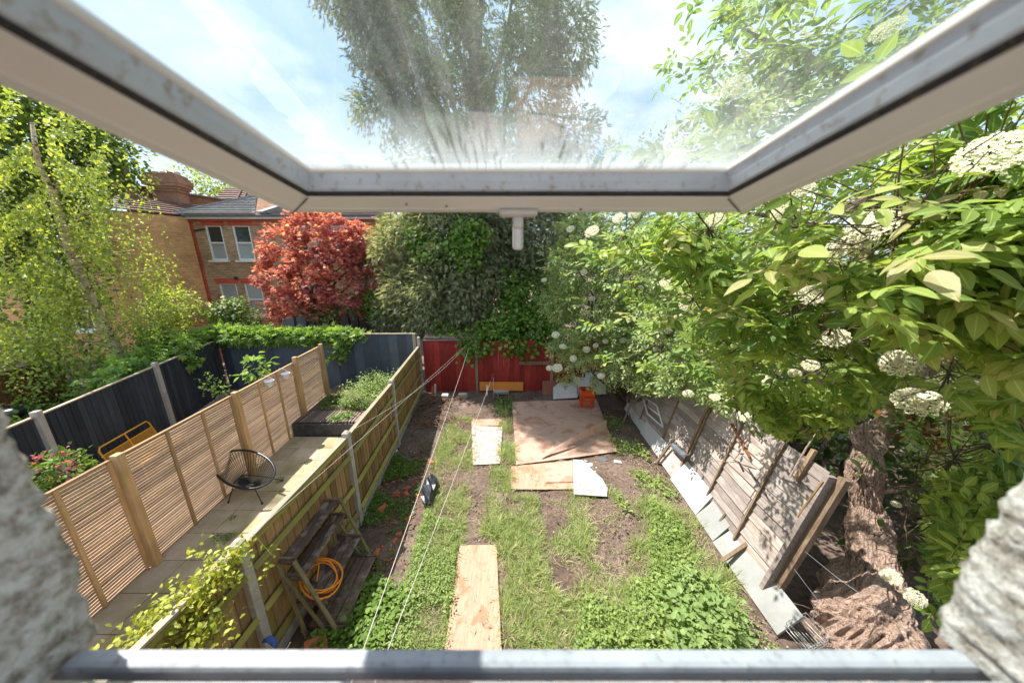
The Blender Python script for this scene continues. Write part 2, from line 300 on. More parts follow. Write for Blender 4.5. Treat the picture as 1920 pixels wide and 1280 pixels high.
    dr = t.noise(t.mapping(tc, (75, 3.5, 1)), 1.0, 3, 0.6, 2.2); fog = t.mix(1.0, mr.outputs[0], t.ramp(dr, [(0.56, (1, 1, 1)), (0.60, (0.12, 0.12, 0.12))]), 'MULTIPLY'); s = t.mix(1.0, s, fog, 'ADD')
    m3 = t.n('ShaderNodeMixShader'); t.l(s, m3.inputs[0]); t.l(m1.outputs[0], m3.inputs[1]); t.l(m2.outputs[0], m3.inputs[2])
    M['glass'] = t.fin(m3)
build_mats()

# ------------------------------------------------------------------ object helpers
def tag(o, label=None, cat=None, group=None, kind=None):
    if label: o['label'] = label
    if cat: o['category'] = cat
    if group: o['group'] = group
    if kind: o['kind'] = kind
    return o
def thing(name, label, cat, loc=(0, 0, 0), group=None):
    o = bpy.data.objects.new(name, None); COL.objects.link(o); o.location = loc; o.empty_display_size = 0.2
    return tag(o, label, cat, group)
def wloc(o):
    p = Vector((0, 0, 0))
    while o is not None: p += Vector(o.location); o = o.parent
    return p
def link_mesh(name, me, mat, parent=None, loc=None, rot=None, kind=None):
    o = bpy.data.objects.new(name, me); COL.objects.link(o)
    if mat and not me.materials: me.materials.append(mat)
    if parent: o.parent = parent
    if loc is not None:
        o.location = Vector(loc) - (wloc(parent) if parent else Vector((0, 0, 0)))
    if rot is not None: o.rotation_euler = rot
    if kind: o['kind'] = kind
    return o
class MB:
    def __init__(s): s.v = []; s.f = []
    def add(s, vs, fs):
        k = len(s.v); s.v += [tuple(p) for p in vs]; s.f += [tuple(i+k for i in f) for f in fs]; return s
    def box(s, c, d, rot=None):
        c = Vector(c); h = Vector(d)/2; vs = []
        for x in (-1, 1):
            for y in (-1, 1):
                for z in (-1, 1):
                    p = Vector((x*h.x, y*h.y, z*h.z))
                    if rot is not None: p = rot @ p
                    vs.append(c+p)
        return s.add(vs, [(0, 1, 3, 2), (4, 6, 7, 5), (0, 4, 5, 1), (2, 3, 7, 6), (0, 2, 6, 4), (1, 5, 7, 3)])
    def bar(s, p0, p1, w, h, up=(0, 0, 1)):
        p0 = Vector(p0); p1 = Vector(p1); d = p1-p0; L = d.length; d.normalize()
        up = Vector(up)
        if abs(d.dot(up.normalized())) > 0.98: up = Vector((0, 1, 0))
        sx = d.cross(up).normalized(); uz = sx.cross(d).normalized()
        return s.box((p0+p1)/2, (w, L, h), Matrix((sx, d, uz)).transposed())
    def tube(s, pts, r, n=6, cap=True):
        pts = [Vector(p) for p in pts]; N = len(pts)
        rs = r if hasattr(r, '__len__') else [r]*N
        vs = []; prev = None
        for i, p in enumerate(pts):
            d = (pts[min(i+1, N-1)]-pts[max(i-1, 0)]).normalized()
            if prev is None:
                a = Vector((0, 0, 1)) if abs(d.z) < 0.9 else Vector((1, 0, 0)); x = d.cross(a).normalized()
            else: x = (prev-d*prev.dot(d)).normalized()
            prev = x; y = d.cross(x)
            for k in range(n):
                t = 2*math.pi*k/n; vs.append(p+x*math.cos(t)*rs[i]+y*math.sin(t)*rs[i])
        fs = [(i*n+k, i*n+(k+1) % n, (i+1)*n+(k+1) % n, (i+1)*n+k) for i in range(N-1) for k in range(n)]
        if cap: fs += [tuple(range(n-1, -1, -1)), tuple((N-1)*n+k for k in range(n))]
        return s.add(vs, fs)
    def prism(s, poly, z0, z1):
        n = len(poly); vs = [(p[0], p[1], z0) for p in poly]+[(p[0], p[1], z1) for p in poly]
        fs = [tuple(range(n-1, -1, -1)), tuple(range(n, 2*n))]+[(i, (i+1) % n, n+(i+1) % n, n+i) for i in range(n)]
        return s.add(vs, fs)
    def plate(s, pts, thick):
        """pts: coplanar outline in 3D; extruded backwards along its normal"""
        pts = [Vector(p) for p in pts]; nrm = Vector((0, 0, 0)); n = len(pts)
        for i in range(n): nrm += (pts[i]-pts[0]).cross(pts[(i+1) % n]-pts[0])
        nrm.normalize(); vs = pts+[p-nrm*thick for p in pts]
        fs = [tuple(range(n)), tuple(range(2*n-1, n-1, -1))]+[(i, n+i, n+(i+1) % n, (i+1) % n) for i in range(n)]
        return s.add(vs, fs)
    def mesh(s, name, off=(0, 0, 0), smooth=False, jit=0.0):
        me = bpy.data.meshes.new(name); off = Vector(off)
        vs = [tuple(Vector(p)-off) for p in s.v]
        if jit: vs = [tuple(c+random.uniform(-jit, jit) for c in p) for p in vs]
        me.from_pydata(vs, [], s.f); me.update()
        if smooth: me.polygons.foreach_set('use_smooth', [True]*len(me.polygons))
        return me
    def build(s, name, mat, parent=None, smooth=False, kind=None, bevel=0.0, origin=None, jit=0.0):
        """verts are in world space; the mesh gets its own origin"""
        if origin is None:
            a = np.array(s.v); origin = Vector(((a[:, 0].min()+a[:, 0].max())/2, (a[:, 1].min()+a[:, 1].max())/2, a[:, 2].min()))
        me = s.mesh(name, origin, smooth, jit); o = link_mesh(name, me, mat, parent, origin, kind=kind)
        if bevel:
            b = o.modifiers.new('bevel', 'BEVEL'); b.width = bevel; b.segments = 2; b.limit_method = 'ANGLE'
        return o

# ---- fast leaf clouds
def fast_mesh(name, V, F, mat, parent=None, var=None, smooth=False, kind='stuff', origin=None):
    """V (N,3) world, F (M,k) all same size"""
    if origin is None: origin = np.array([V[:, 0].mean(), V[:, 1].mean(), V[:, 2].min()])
    V = V-np.array(origin); k = F.shape[1]
    me = bpy.data.meshes.new(name); me.vertices.add(len(V)); me.vertices.foreach_set('co', V.astype(np.float32).ravel())
    me.loops.add(F.size); me.loops.foreach_set('vertex_index', F.astype(np.int32).ravel())
    me.polygons.add(len(F)); me.polygons.foreach_set('loop_start', np.arange(0, F.size, k, dtype=np.int32))
    me.polygons.foreach_set('loop_total', np.full(len(F), k, dtype=np.int32))
    if smooth: me.polygons.foreach_set('use_smooth', np.ones(len(F), dtype=bool))
    me.update(calc_edges=True)
    if var is not None:
        a = me.attributes.new('var', 'FLOAT', 'POINT'); a.data.foreach_set('value', var.astype(np.float32))
    return link_mesh(name, me, mat, parent, Vector(origin.tolist() if hasattr(origin, 'tolist') else origin), kind=kind)
def norm(a): return a/np.maximum(np.linalg.norm(a, axis=1, keepdims=True), 1e-9)
def frames(d, nrm):
    """columns: x along leaf d, z = nrm made perpendicular"""
    x = norm(d); y = norm(np.cross(nrm, x)); z = np.cross(x, y)
    return np.stack([x, y, z], axis=2)
def leafcloud(name, T, P, Rm, S, mat, parent=None, var=None, kind='stuff', smooth=False, rib=None):
    TV, TF = T; n = len(P); k = len(TV)
    V = np.einsum('nij,kj->nki', Rm, TV)*S[:, None, None] + P[:, None, :]
    F = TF[None]+(np.arange(n)*k)[:, None, None]
    if var is None: var = rng.random(n)
    vv = np.repeat(var, k)
    o = fast_mesh(name, V.reshape(-1, 3), F.reshape(-1, TF.shape[1]), mat, parent, vv, smooth, kind)
    if rib is not None: a = o.data.attributes.new('rib', 'FLOAT', 'POINT'); a.data.foreach_set('value', np.tile(rib, n).astype(np.float32))
    return o
def T_leaf(w=0.30, fold=0.10, droop=0.12):
    xs = [0, 0.28, 0.62, 1.0]; ws = [0.0, w, w*0.82, 0.0]
    V = [(0, 0, 0), (0.28, -w, fold*0.7), (0.28, 0, 0), (0.28, w, fold*0.7), (0.65, -w*0.8, fold*0.6-droop*0.4), (0.65, 0, -droop*0.4), (0.65, w*0.8, fold*0.6-droop*0.4), (1, 0, -droop)]
    F = [(0, 1, 2), (0, 2, 3), (1, 4, 5), (1, 5, 2), (2, 5, 6), (2, 6, 3), (4, 7, 5), (5, 7, 6)]
    return np.array(V, float), np.array(F)
def T_smooth(w=0.25, fold=0.06, droop=0.16):
    xs = [0, .12, .3, .5, .7, .87, 1.0]; ws = [0.03, .55, .95, 1.0, .72, .34, 0.0]; V = []; F = []
    for x, q in zip(xs, ws): V += [(x, -w*q, fold*q-droop*x*x), (x, 0, -droop*x*x), (x, w*q, fold*q-droop*x*x)]
    for i in range(6):
        a = 3*i; F += [(a, a+3, a+4), (a, a+4, a+1), (a+1, a+4, a+5), (a+1, a+5, a+2)]
    return np.array(V, float), np.array(F)
def T_simple(w=0.35):
    V = [(0, 0, 0), (0.45, -w, 0.08), (0.45, w, 0.08), (1, 0, -0.05)]
    return np.array(V, float), np.array([(0, 1, 3), (0, 3, 2)])
def T_multi(base, placements):
    BV, BF = base; Vs = []; Fs = []; k = 0
    for (x, y, z, ang, s, tilt) in placements:
        c, si = math.cos(ang), math.sin(ang); ct, stl = math.cos(tilt), math.sin(tilt)
        p = BV*s; p = np.stack([p[:, 0]*ct+p[:, 2]*stl, p[:, 1], -p[:, 0]*stl+p[:, 2]*ct], 1)
        q = np.stack([p[:, 0]*c-p[:, 1]*si+x, p[:, 0]*si+p[:, 1]*c+y, p[:, 2]+z], 1)
        Vs.append(q); Fs.append(BF+k); k += len(BV)
    return np.concatenate(Vs), np.concatenate(Fs)
def T_compound(hi=True):
    b = T_smooth(0.24, 0.06, 0.16) if hi else T_simple(0.26)
    pl = [(0.98, 0, -0.03, 0, 0.62, 0.15), (0.62, 0.01, 0, 1.05, 0.55, 0.1), (0.62, -0.01, 0, -1.05, 0.55, 0.12), (0.28, 0.01, 0, 1.2, 0.48, 0.12), (0.28, -0.01, 0, -1.2, 0.48, 0.1)]
    V, F = T_multi(b, pl)
    k = len(V); st = np.array([(0, -0.008, -0.004), (1.0, -0.006, -0.02), (1.0, 0.006, -0.02), (0, 0.008, -0.004)])
    return np.concatenate([V, st]), np.concatenate([F, np.array([(k, k+1, k+2), (k, k+2, k+3)])])
def T_palm(n=5, w=0.2, spread=2.6):
    return T_multi(T_simple(w), [(0, 0, 0, (i/(n-1)-0.5)*spread*1.0, 1.0-0.3*abs(i/(n-1)-0.5)*2, 0.1) for i in range(n)])
def T_spray():
    pl = [(0, 0, 0, 0, 1.0, 0.25)]
    for i, x in enumerate((0.1, 0.28, 0.46, 0.64)):
        sgn = 1
        pl += [(x, 0, -0.06*x, 0.75, 0.42*(1-0.5*x), 0.2), (x+0.05, 0, -0.06*x, -0.75, 0.42*(1-0.5*x), 0.2)]
    return T_multi(T_simple(0.07), pl)
def T_ivy():
    V = [(0, 0, 0), (0.15, -0.45, 0.03), (0.55, -0.38, -0.02), (1.0, 0, -0.08), (0.55, 0.38, -0.02), (0.15, 0.45, 0.03)]
    return np.array(V, float), np.array([(0, 1, 2), (0, 2, 3), (0, 3, 4), (0, 4, 5)])
def T_blade():
    V = [(0, -0.5, 0), (0, 0.5, 0), (0.05, -0.38, 0.5), (0.05, 0.38, 0.5), (0.28, 0, 1.0)]
    return np.array(V, float)*np.array([1, 0.05, 1]), np.array([(0, 1, 2), (1, 3, 2), (2, 3, 4)])
TL, TS, TC, TCl, TP, TSP, TI, TB = T_leaf(), T_simple(), T_compound(), T_compound(False), T_palm(), T_spray(), T_ivy(), T_blade()

RIB = np.array([1.0 if (i < 105 and i % 3 == 1) else 0.0 for i in range(109)])
def blob_pts(blobs, spread=0.25, per=12, shell=0.55):
    """clumped points: twig centres near the skin of ellipsoids, then leaves round each. returns P, outward dir"""
    Ps = []; Ds = []
    for (c, r, n) in blobs:
        c = np.array(c, float); r = np.array(r if hasattr(r, '__len__') else (r, r, r), float)
        nt = max(1, n//per); d = norm(rng.normal(size=(nt, 3))); rad = (shell+(1.08-shell)*rng.random(nt)**0.6)
        tw = c+d*r*rad[:, None]
        idx = rng.integers(0, nt, n); off = rng.normal(size=(n, 3))*spread
        Ps.append(tw[idx]+off); Ds.append(norm(d[idx]*0.8+norm(off)*0.6))
    return np.concatenate(Ps), np.concatenate(Ds)
def crown(name, T, blobs, size, mat, parent, spread=0.25, per=12, shell=0.55, up=0.8, droop=0.2, svar=0.35, keep=None, kind='stuff', varbias=None):
    P, D = blob_pts(blobs, spread, per, shell)
    n = len(P)
    d = norm(D+rng.normal(size=(n, 3))*0.55-np.array([0, 0, droop])); nr = norm(np.array([0, 0, up])+rng.normal(size=(n, 3))*0.5+D*0.4)
    S = size*(1-svar+2*svar*rng.random(n))
    if keep is not None:
        m = keep(P) & keep(P+d*S[:, None]*1.2) & keep(P+d*S[:, None]*0.6); P, d, nr, S = P[m], d[m], nr[m], S[m]
    return leafcloud(name, T, P, frames(d, nr), S, mat, parent, kind=kind)
def branches(mb, root, targets, r0, n=6, wob=0.15, seg=5):
    root = Vector(root)
    for tpt, r1 in targets:
        tpt = Vector(tpt); pts = []; rs = []
        L = (tpt-root).length
        for i in range(seg+1):
            a = i/seg; p = root.lerp(tpt, a)+Vector((random.uniform(-1, 1), random.uniform(-1, 1), random.uniform(-.5, 1)))*wob*L*0.12*math.sin(math.pi*a)
            pts.append(p); rs.append(r0*(1-a)+r1*a)
        mb.tube(pts, rs, n)
def poly_pts(poly, n):
    """random points in a convex or concave ground polygon (world xy)"""
    P = np.array([(p[0], p[1]) for p in poly]); lo, hi = P.min(0), P.max(0); out = []
    tot = 0
    while tot < n:
        q = lo+(hi-lo)*rng.random((n*2+50, 2)); inside = np.zeros(len(q), bool)
        j = len(P)-1
        for i in range(len(P)):
            xi, yi = P[i]; xj, yj = P[j]
            c = ((yi > q[:, 1]) != (yj > q[:, 1])) & (q[:, 0] < (xj-xi)*(q[:, 1]-yi)/(yj-yi+1e-12)+xi)
            inside ^= c; j = i
        q = q[inside]; out.append(q); tot += len(q)
        if len(q) == 0: break
    return np.concatenate(out)[:n]
def vnoise(P, s, seed=0):
    """smooth pseudo noise 0..1"""
    x, y = P[:, 0]*s+seed*3.1, P[:, 1]*s-seed*1.7
    return 0.5+0.25*(np.sin(x*1.7+np.sin(y*2.3))+np.sin(y*1.9+1.3*np.sin(x*1.1+2)))
exec_parts = []

# ================================================================== SETTING
def gz(x, y): return 0.02*math.sin(x*2.1+1)*math.cos(y*1.7)+0.012*math.sin(x*5.3)*math.sin(y*4.7)
def build_ground():
    mb = MB(); mb.add([(-300, -60, -0.06), (300, -60, -0.06), (300, 500, -0.06), (-300, 500, -0.06)], [(0, 1, 2, 3)])
    tag(mb.build('ground', M['soil'], origin=Vector((0, 0, 0))), kind='structure')
    nx, ny = 120, 150; xs = np.linspace(-2.55, 9, nx); ys = np.linspace(0.4, 10.4, ny)
    X, Y = np.meshgrid(xs, ys); L = np.interp(Y, [0.4, 2.5, 4.5, 6.8, 10.1], [-2.72, -2.70, -2.60, -2.78, -3.05])
    X = L+(X-xs[0])/(xs[-1]-xs[0])*(9-L)
    Z = 0.02*np.sin(X*2.1+1)*np.cos(Y*1.7)+0.012*np.sin(X*5.3)*np.sin(Y*4.7)+0.008*rng.normal(size=X.shape)
    V = np.stack([X.ravel(), Y.ravel(), Z.ravel()], 1)
    i = (np.arange(ny-1)[:, None]*nx+np.arange(nx-1)[None]).ravel(); F = np.stack([i, i+1, i+nx+1, i+nx], 1)
    o = fast_mesh('garden_soil', V, F, M['soil'], smooth=True, kind='structure', origin=np.array([0., 0., 0.]))
    # patio sub-base and slabs
    mb = MB(); mb.prism([(-5.62, -0.2), (-2.75, -0.2), (-2.78, 4.4), (-2.98, 7.25), (-5.75, 7.25)], -0.05, 0.008)
    pat = mb.build('patio', M['soil'], origin=Vector((-4, 0.2, 0)), kind='structure')
    for r in range(15):
        y1 = 7.2-r*0.49; y0 = y1-0.482
        sk = -0.07*((y0+y1)/2-3.7)
        for c in range(6):
            x0 = -5.48+sk+c*0.49; x1 = x0+0.483
            xr = np.interp((y0+y1)/2, [0, 2.5, 4.5, 6.8, 10], [-2.78, -2.78, -2.70, -2.88, -3.1])
            x1 = min(x1, xr)
            if x1-x0 < 0.08: continue
            s = MB(); dz = random.uniform(-0.003, 0.003); s.box(((x0+x1)/2, (y0+y1)/2, 0.018+dz), (x1-x0, y1-y0, 0.036))
            s.build('paving_slab', M['slab'], pat, bevel=0.004)
build_ground()

# ================================================================== FENCES
def along(a, b, t): return Vector(a)*(1-t)+Vector(b)*t
def left_fence():
    posts = [(-2.80, 0.35, 1.85), (-2.74, 2.5, 1.76), (-2.66, 4.47, 1.80), (-2.83, 6.85, 1.74), (-3.10, 10.05, 1.96)]
    th = thing('closeboard_fence', 'golden featherboard fence with green rails and concrete posts beside the slabbed patio', 'fence', (-2.8, 5, 0))
    for k, (x, y, z) in enumerate(posts):
        mb = MB(); mb.prism([(x-0.05, y-0.05), (x+0.05, y-0.05), (x+0.05, y+0.05), (x-0.05, y+0.05)], 0, z)
        c = 0.035; n = len(mb.v); b = [(x-0.05, y-0.05), (x+0.05, y-0.05), (x+0.05, y+0.05), (x-0.05, y+0.05)]
        mb.add([(px, py, z+0.002) for px, py in b]+[(x+(px-x)*0.35, y+(py-y)*0.35, z+0.035) for px, py in b], [(0, 1, 5, 4), (1, 2, 6, 5), (2, 3, 7, 6), (3, 0, 4, 7), (4, 5, 6, 7)])
        mb.build('post', M['concrete'], th, bevel=0.006)
    for k in range(4):
        a, b = Vector(posts[k]), Vector(posts[k+1]); za, zb = a.z-0.09, b.z-0.09
        if k == 3: za, zb = a.z-0.03, b.z-0.30
        d = Vector((b.x-a.x, b.y-a.y, 0)); L = d.length; d.normalize(); nr = Vector((d.y, -d.x, 0))   # towards our garden (+x)
        L2 = L-0.10; s0 = Vector((a.x, a.y, 0))+d*0.05; ang = math.atan2(d.y, d.x)-math.pi/2
        # concrete gravel board
        m = MB(); m.bar(s0+Vector((0, 0, 0.075)), s0+d*L2+Vector((0, 0, 0.075)), 0.04, 0.15); m.build('gravel_board', M['concrete'], th)
        nb = int(round(L2/0.122)); w = L2/nb
        for i in range(nb):
            t = (i+0.5)/nb; z1 = za+(zb-za)*t; c = s0+d*(L2*t)
            mb = MB(); rt = Matrix.Rotation(ang+0.10, 3, 'Z')
            mb.box((0, 0, (z1-0.15)/2), (0.016, w*0.985, z1-0.15), rt)
            me = mb.mesh('board'); link_mesh('board', me, M['board'], th, c+Vector((0, 0, 0.15))-nr*0.012+Vector((0, 0, random.uniform(-0.004, 0.003))))
        for hz in (0.30, 0.80, 1.38):
            m = MB(); p0 = s0+nr*0.03+Vector((0, 0, hz*za/1.7)); p1 = s0+d*L2+nr*0.03+Vector((0, 0, hz*zb/1.7))
            q = [(-0.004, -0.04), (0.048, 0.0), (-0.004, 0.04)]
            vs = [p0+nr*u+Vector((0, 0, v)) for u, v in q]+[p1+nr*u+Vector((0, 0, v)) for u, v in q]
            m.add(vs, [(0, 1, 2), (5, 4, 3), (0, 3, 4, 1), (1, 4, 5, 2), (2, 5, 3, 0)])
            m.build('rail', M['rail'], th)
        m = MB(); m.bar(s0+Vector((0, 0, za+0.018)), s0+d*L2+Vector((0, 0, zb+0.018)), 0.075, 0.030); m.build('capping', M['cap'], th, bevel=0.004)
        m = MB(); m.bar(s0+nr*0.028+Vector((0, 0, za-0.03)), s0+d*L2+nr*0.028+Vector((0, 0, zb-0.03)), 0.018, 0.055); m.build('top_rail', M['rail'], th)
left_fence()

def slat_fence():
    a, b = Vector((-5.14, -0.35, 0)), Vector((-5.80, 9.1, 0)); d = (b-a); L = d.length; d.normalize(); nr = Vector((d.y, -d.x, 0))
    th = thing('slatted_fence', 'pale wooden horizontal slat fence standing along the left edge of the patio', 'fence', (-5.5, 4.4, 0))
    def sy(Y): return (Y-a.y)/d.y
    stops = [sy(y) for y in (0.2, 1.95, 3.71, 5.75, 7.75, 9.03)]
    ang = math.atan2(d.y, d.x)
    for s in stops[1:]:
        p = a+d*s; yy = p.y
        z0 = 0.0 if yy < 7.3 else 0.36
        h = 1.93 if yy < 7 else 2.02
        m = MB(); m.box((0, 0, (h-z0)/2), (0.10, 0.10, h-z0), Matrix.Rotation(ang, 3, 'Z')); me = m.mesh('post')
        o = link_mesh('post', me, M['slatpost'], th, p+nr*0.055+Vector((0, 0, z0))); bv = o.modifiers.new('b', 'BEVEL'); bv.width = 0.008; bv.segments = 2
    for k in range(len(stops)-1):
        s0, s1 = stops[k]+0.055, stops[k+1]-0.055; Ls = s1-s0
        mesh = MB(); mesh.box((0, 0, 0), (0.019, Ls, 0.0265)); me = mesh.mesh('slat')
        nsl = 40 if k < 4 else 34; zlow = 0.06 if k < 4 else 0.42
        zt = 1.86 if k < 4 else 1.93
        for i in range(nsl):
            z = zt-0.02-(zt-zlow-0.02)*i/(nsl-1)
            o = link_mesh('slat', me, M['slat'], th, a+d*(s0+s1)/2-nr*0.012+Vector((0, 0, z+random.uniform(-0.002, 0.002))))
            o.rotation_euler = (random.uniform(-0.0012, 0.0012), 0, ang-math.pi/2)
        nb = 2 if Ls > 1.5 else 0
        for j in range(nb+2):
            s = s0+0.02+(Ls-0.04)*j/(nb+1)
            m = MB(); m.box((0, 0, (zt-zlow)/2), (0.028, 0.045, zt-zlow), Matrix.Rotation(ang-math.pi/2, 3, 'Z'))
            link_mesh('batten', m.mesh('batten'), M['slatpost'], th, a+d*s+nr*0.012+Vector((0, 0, zlow)))
        m = MB(); q0 = a+d*s0+Vector((0, 0, zt+0.01)); q1 = a+d*s1+Vector((0, 0, zt+0.01)); m.bar(q0, q1, 0.045, 0.018); m.build('top_batten', M['slatpost'], th)
slat_fence()

def board_fence(name, label, a, b, h, nb, mat, capmat, postmat, posts=(), group=None, lap=0.08, thick=0.02, postd=0.1, capw=0.06, facing=1, gravel=0.0, jit=0.003):
    a = Vector((a[0], a[1], 0)); b = Vector((b[0], b[1], 0)); d = b-a; L = d.length; d.normalize(); nr = Vector((d.y, -d.x, 0))*facing
    th = thing(name, label, 'fence', (a+b)/2, group); ang = math.atan2(d.y, d.x)
    ha, hb = h if hasattr(h, '__len__') else (h, h); w = L/nb
    for i in range(nb):
        t = (i+0.5)/nb; z1 = ha+(hb-ha)*t
        m = MB(); m.box((0, 0, (z1-gravel)/2), (w*0.985, thick, z1-gravel), Matrix.Rotation(ang+lap, 3, 'Z'))
        link_mesh('board', m.mesh('board'), mat, th, a+d*(L*t)+nr*random.uniform(-jit, jit)+Vector((0, 0, gravel)))
    if gravel:
        m = MB(); m.bar(a+Vector((0, 0, gravel/2)), b+Vector((0, 0, gravel/2)), 0.05, gravel); m.build('gravel_board', M['concrete'], th)
    if capmat:
        m = MB(); m.bar(a+Vector((0, 0, ha+0.012)), b+Vector((0, 0, hb+0.012)), capw, 0.024); m.build('capping', capmat, th)
    for (t, hp, off) in posts:
        p = a+d*(L*t)+nr*off; m = MB(); m.box((0, 0, hp/2), (postd, postd, hp), Matrix.Rotation(ang, 3, 'Z'))
        o = link_mesh('post', m.mesh('post'), postmat, th, p); bv = o.modifiers.new('b', 'BEVEL'); bv.width = 0.01; bv.segments = 2
    return th
board_fence('painted_fence', 'near black painted fence with concrete posts under the weeping birch', (-7.45, 2.3), (-9.75, 10.0), (1.84, 1.88), 62, M['darkpaint'], M['cap'], M['concrete'],
            posts=((0.005, 1.95, 0.02), (0.335, 1.96, 0.03), (0.665, 1.98, 0.03)), gravel=0.15, lap=0.10, facing=1)
board_fence('painted_fence', 'smooth slate blue painted fence across the end of the patio garden', (-9.7, 10.03), (-3.22, 10.06), (2.06, 2.08), 22, M['bluepaint'], M['cap'], M['cap'],
            posts=((0.997, 2.10, 0.0),), gravel=0.12, lap=0.01, thick=0.02, jit=0.001)
# white kerb under the blue fence is part of its gravel board; red fence:
rf = board_fence('painted_fence', 'faded dark red board fence across the far end of the garden', (-3.0, 10.15), (4.6, 10.2), (1.84, 1.80), 42, M['redboard'], None, M['cap'],
            posts=((0.236, 1.86, 0.05), (0.575, 1.80, 0.05), (0.67, 1.9, 0.05)), gravel=0.0, lap=0.03, thick=0.02, jit=0.008, postd=0.09)
m = MB(); m.bar((-3.0, 10.13, 1.85), (-1.35, 10.14, 1.87), 0.09, 0.03); m.build('capping', M['old'], rf)
o = MB().box((0.78, 10.09, 1.06), (1.05, 0.03, 0.12)).build('loose_plank', M['oldpost'], rf)
# far terracotta slat fence
def terra():
    th = thing('slatted_fence', 'orange stained horizontal slat fence below the brick house windows', 'fence', (-12, 13, 0.3))
    for (p, q, za, zb, n) in (((-14.8, 13.2), (-10.8, 13.0), 2.05, 2.72, 24), ((-10.7, 13.0), (-9.2, 13.2), 2.72, 2.40, 26)):
        for i in range(n):
            f = i/(n-1); z0a = 0.4+(za-0.4)*f; z0b = 0.4+(zb-0.4)*f
            MB().bar((p[0], p[1], z0a), (q[0], q[1], z0b), 0.02, 0.045).build('slat', M['terracotta'], th)
        for t in (0, 0.5, 1):
            x = p[0]+(q[0]-p[0])*t; y = p[1]+(q[1]-p[1])*t; MB().box((x, y+0.06, 1.1), (0.09, 0.06, 2.0)).build('post', M['terracotta'], th)
terra()
def grey_fence():
    th = thing('panel_fence', 'grey concrete panel fence receding behind the red leaved maple', 'fence', (-6.3, 12, 0))
    pts = [(-8.2, 11.0), (-7.3, 12.3), (-6.6, 14.0), (-5.3, 13.7), (-4.3, 13.4)]
    for k in range(4):
        a = Vector((*pts[k], 0)); b = Vector((*pts[k+1], 0)); d = (b-a); n = 4
        for i in range(n):
            p0 = a+d*(i/n); p1 = a+d*((i+0.9)/n)
            MB().bar(p0+Vector((0, 0, 1.2)), p1+Vector((0, 0, 1.2)), 0.04, 2.4).build('panel', M['greyfence'], th)
            q = a+d*((i+0.95)/n); MB().box((q.x, q.y, 1.22), (0.09, 0.09, 2.44)).build('post', M['darkpaint'], th)
grey_fence()
board_fence('board_fence', 'red brown wooden fence at the far left edge behind the birch', (-13.2, 6.2), (-13.6, 9.0), (1.6, 1.6), 16, M['brownfence'], M['cap'], M['concrete'], posts=((1.0, 1.75, -0.03),), lap=0.05)

# ================================================================== LEANING FENCE ON THE RIGHT
def lean_pt(y, s, off=0.0):
    """s 0 bottom .. 1 top of the leaning face; off towards our garden"""
    wob = 0.05*math.sin(y*1.3)
    return Vector((3.56+0.40*s+wob-off*0.97, y, 0.28+1.66*s+off*0.22-0.02*(y-3)*s))
def leaning_fence():
    th = thing('leaning_fence', 'silvered wooden lap fence leaning outwards on the right side of the garden', 'fence', (3.7, 6, 0))
    secs = [3.30, 3.93, 4.75, 5.6, 6.6, 7.7, 8.8, 9.8]
    for k in range(len(secs)-1):
        y0, y1 = secs[k], secs[k+1]; n = 12
        for i in range(n):
            if (k, i) in ((9, 8), (4, 11), (5, 5), (5, 11)): continue
            s0 = i/n; s1 = (i+1.12)/n; e = random.uniform(-0.012, 0.012); j = random.uniform(0, 0.02)
            if k == 4 and i > 8: j += 0.05
            a0 = lean_pt(y0+0.01, s0+e, 0.018+j); a1 = lean_pt(y1-0.01, s0, 0.018+j); b1 = lean_pt(y1-0.01, s1, 0.002); b0 = lean_pt(y0+0.01, s1+e, 0.002)
            if k == 0 and i > 6:   # ragged near end slopes down
                pass
            m = MB(); m.plate([a0, a1, b1, b0], -0.012); m.build('plank', M['old'], th)
        # battens
        for (yy, w, mt) in ((y0, 0.034, 'oldpost'),)[:0 if k == 0 else 1]:
            m = MB(); m.bar(lean_pt(yy, -0.02, 0.045), lean_pt(yy, 1.02, 0.045), w, 0.03, up=(0, 1, 0)); m.build('batten', M[mt], th)
    # double upright mid way
    m = MB(); m.bar(lean_pt(5.66, 0.0, 0.06), lean_pt(5.66, 1.05, 0.06), 0.05, 0.05, up=(0, 1, 0)); m.build('batten', M['oldpost'], th)
    # near end post, wide board and a hanging strip
    m = MB(); m.bar(lean_pt(3.25, -0.17, 0.05), lean_pt(3.25, 1.0, 0.04), 0.13, 0.06, up=(0, 1, 0)); m.build('post', M['old'], th)
    m = MB(); m.bar(lean_pt(3.18, -0.17, -0.02), lean_pt(3.18, 1.02, -0.04), 0.08, 0.09, up=(0, 1, 0)); m.build('post', M['oldpost'], th)
    m = MB(); m.bar(lean_pt(3.3, 0.6, 0.09), lean_pt(3.25, 0.95, 0.10), 0.04, 0.02, up=(0, 1, 0)); m.build('batten', M['board'], th)
    m = MB(); m.bar(lean_pt(3.55, 0.82, 0.06), lean_pt(3.56, 1.10, 0.03), 0.05, 0.05, up=(0, 1, 0)); m.build('post_stub', M['oldpost'], th)
    m = MB(); m.bar(lean_pt(4.3, 0.72, 0.07), lean_pt(4.95, 0.86, 0.05), 0.04, 0.015, up=(0, 0, 1)); m.build('split_strip', M['brownfence'], th)
    m = MB(); m.tube([lean_pt(4.25, 0.62, 0.06), lean_pt(4.1, 0.6, 0.07), lean_pt(3.8, 0.55, 0.06)], 0.012, 5); m.build('bracket', M['gasket'], th)
    return th
leaning_fence()
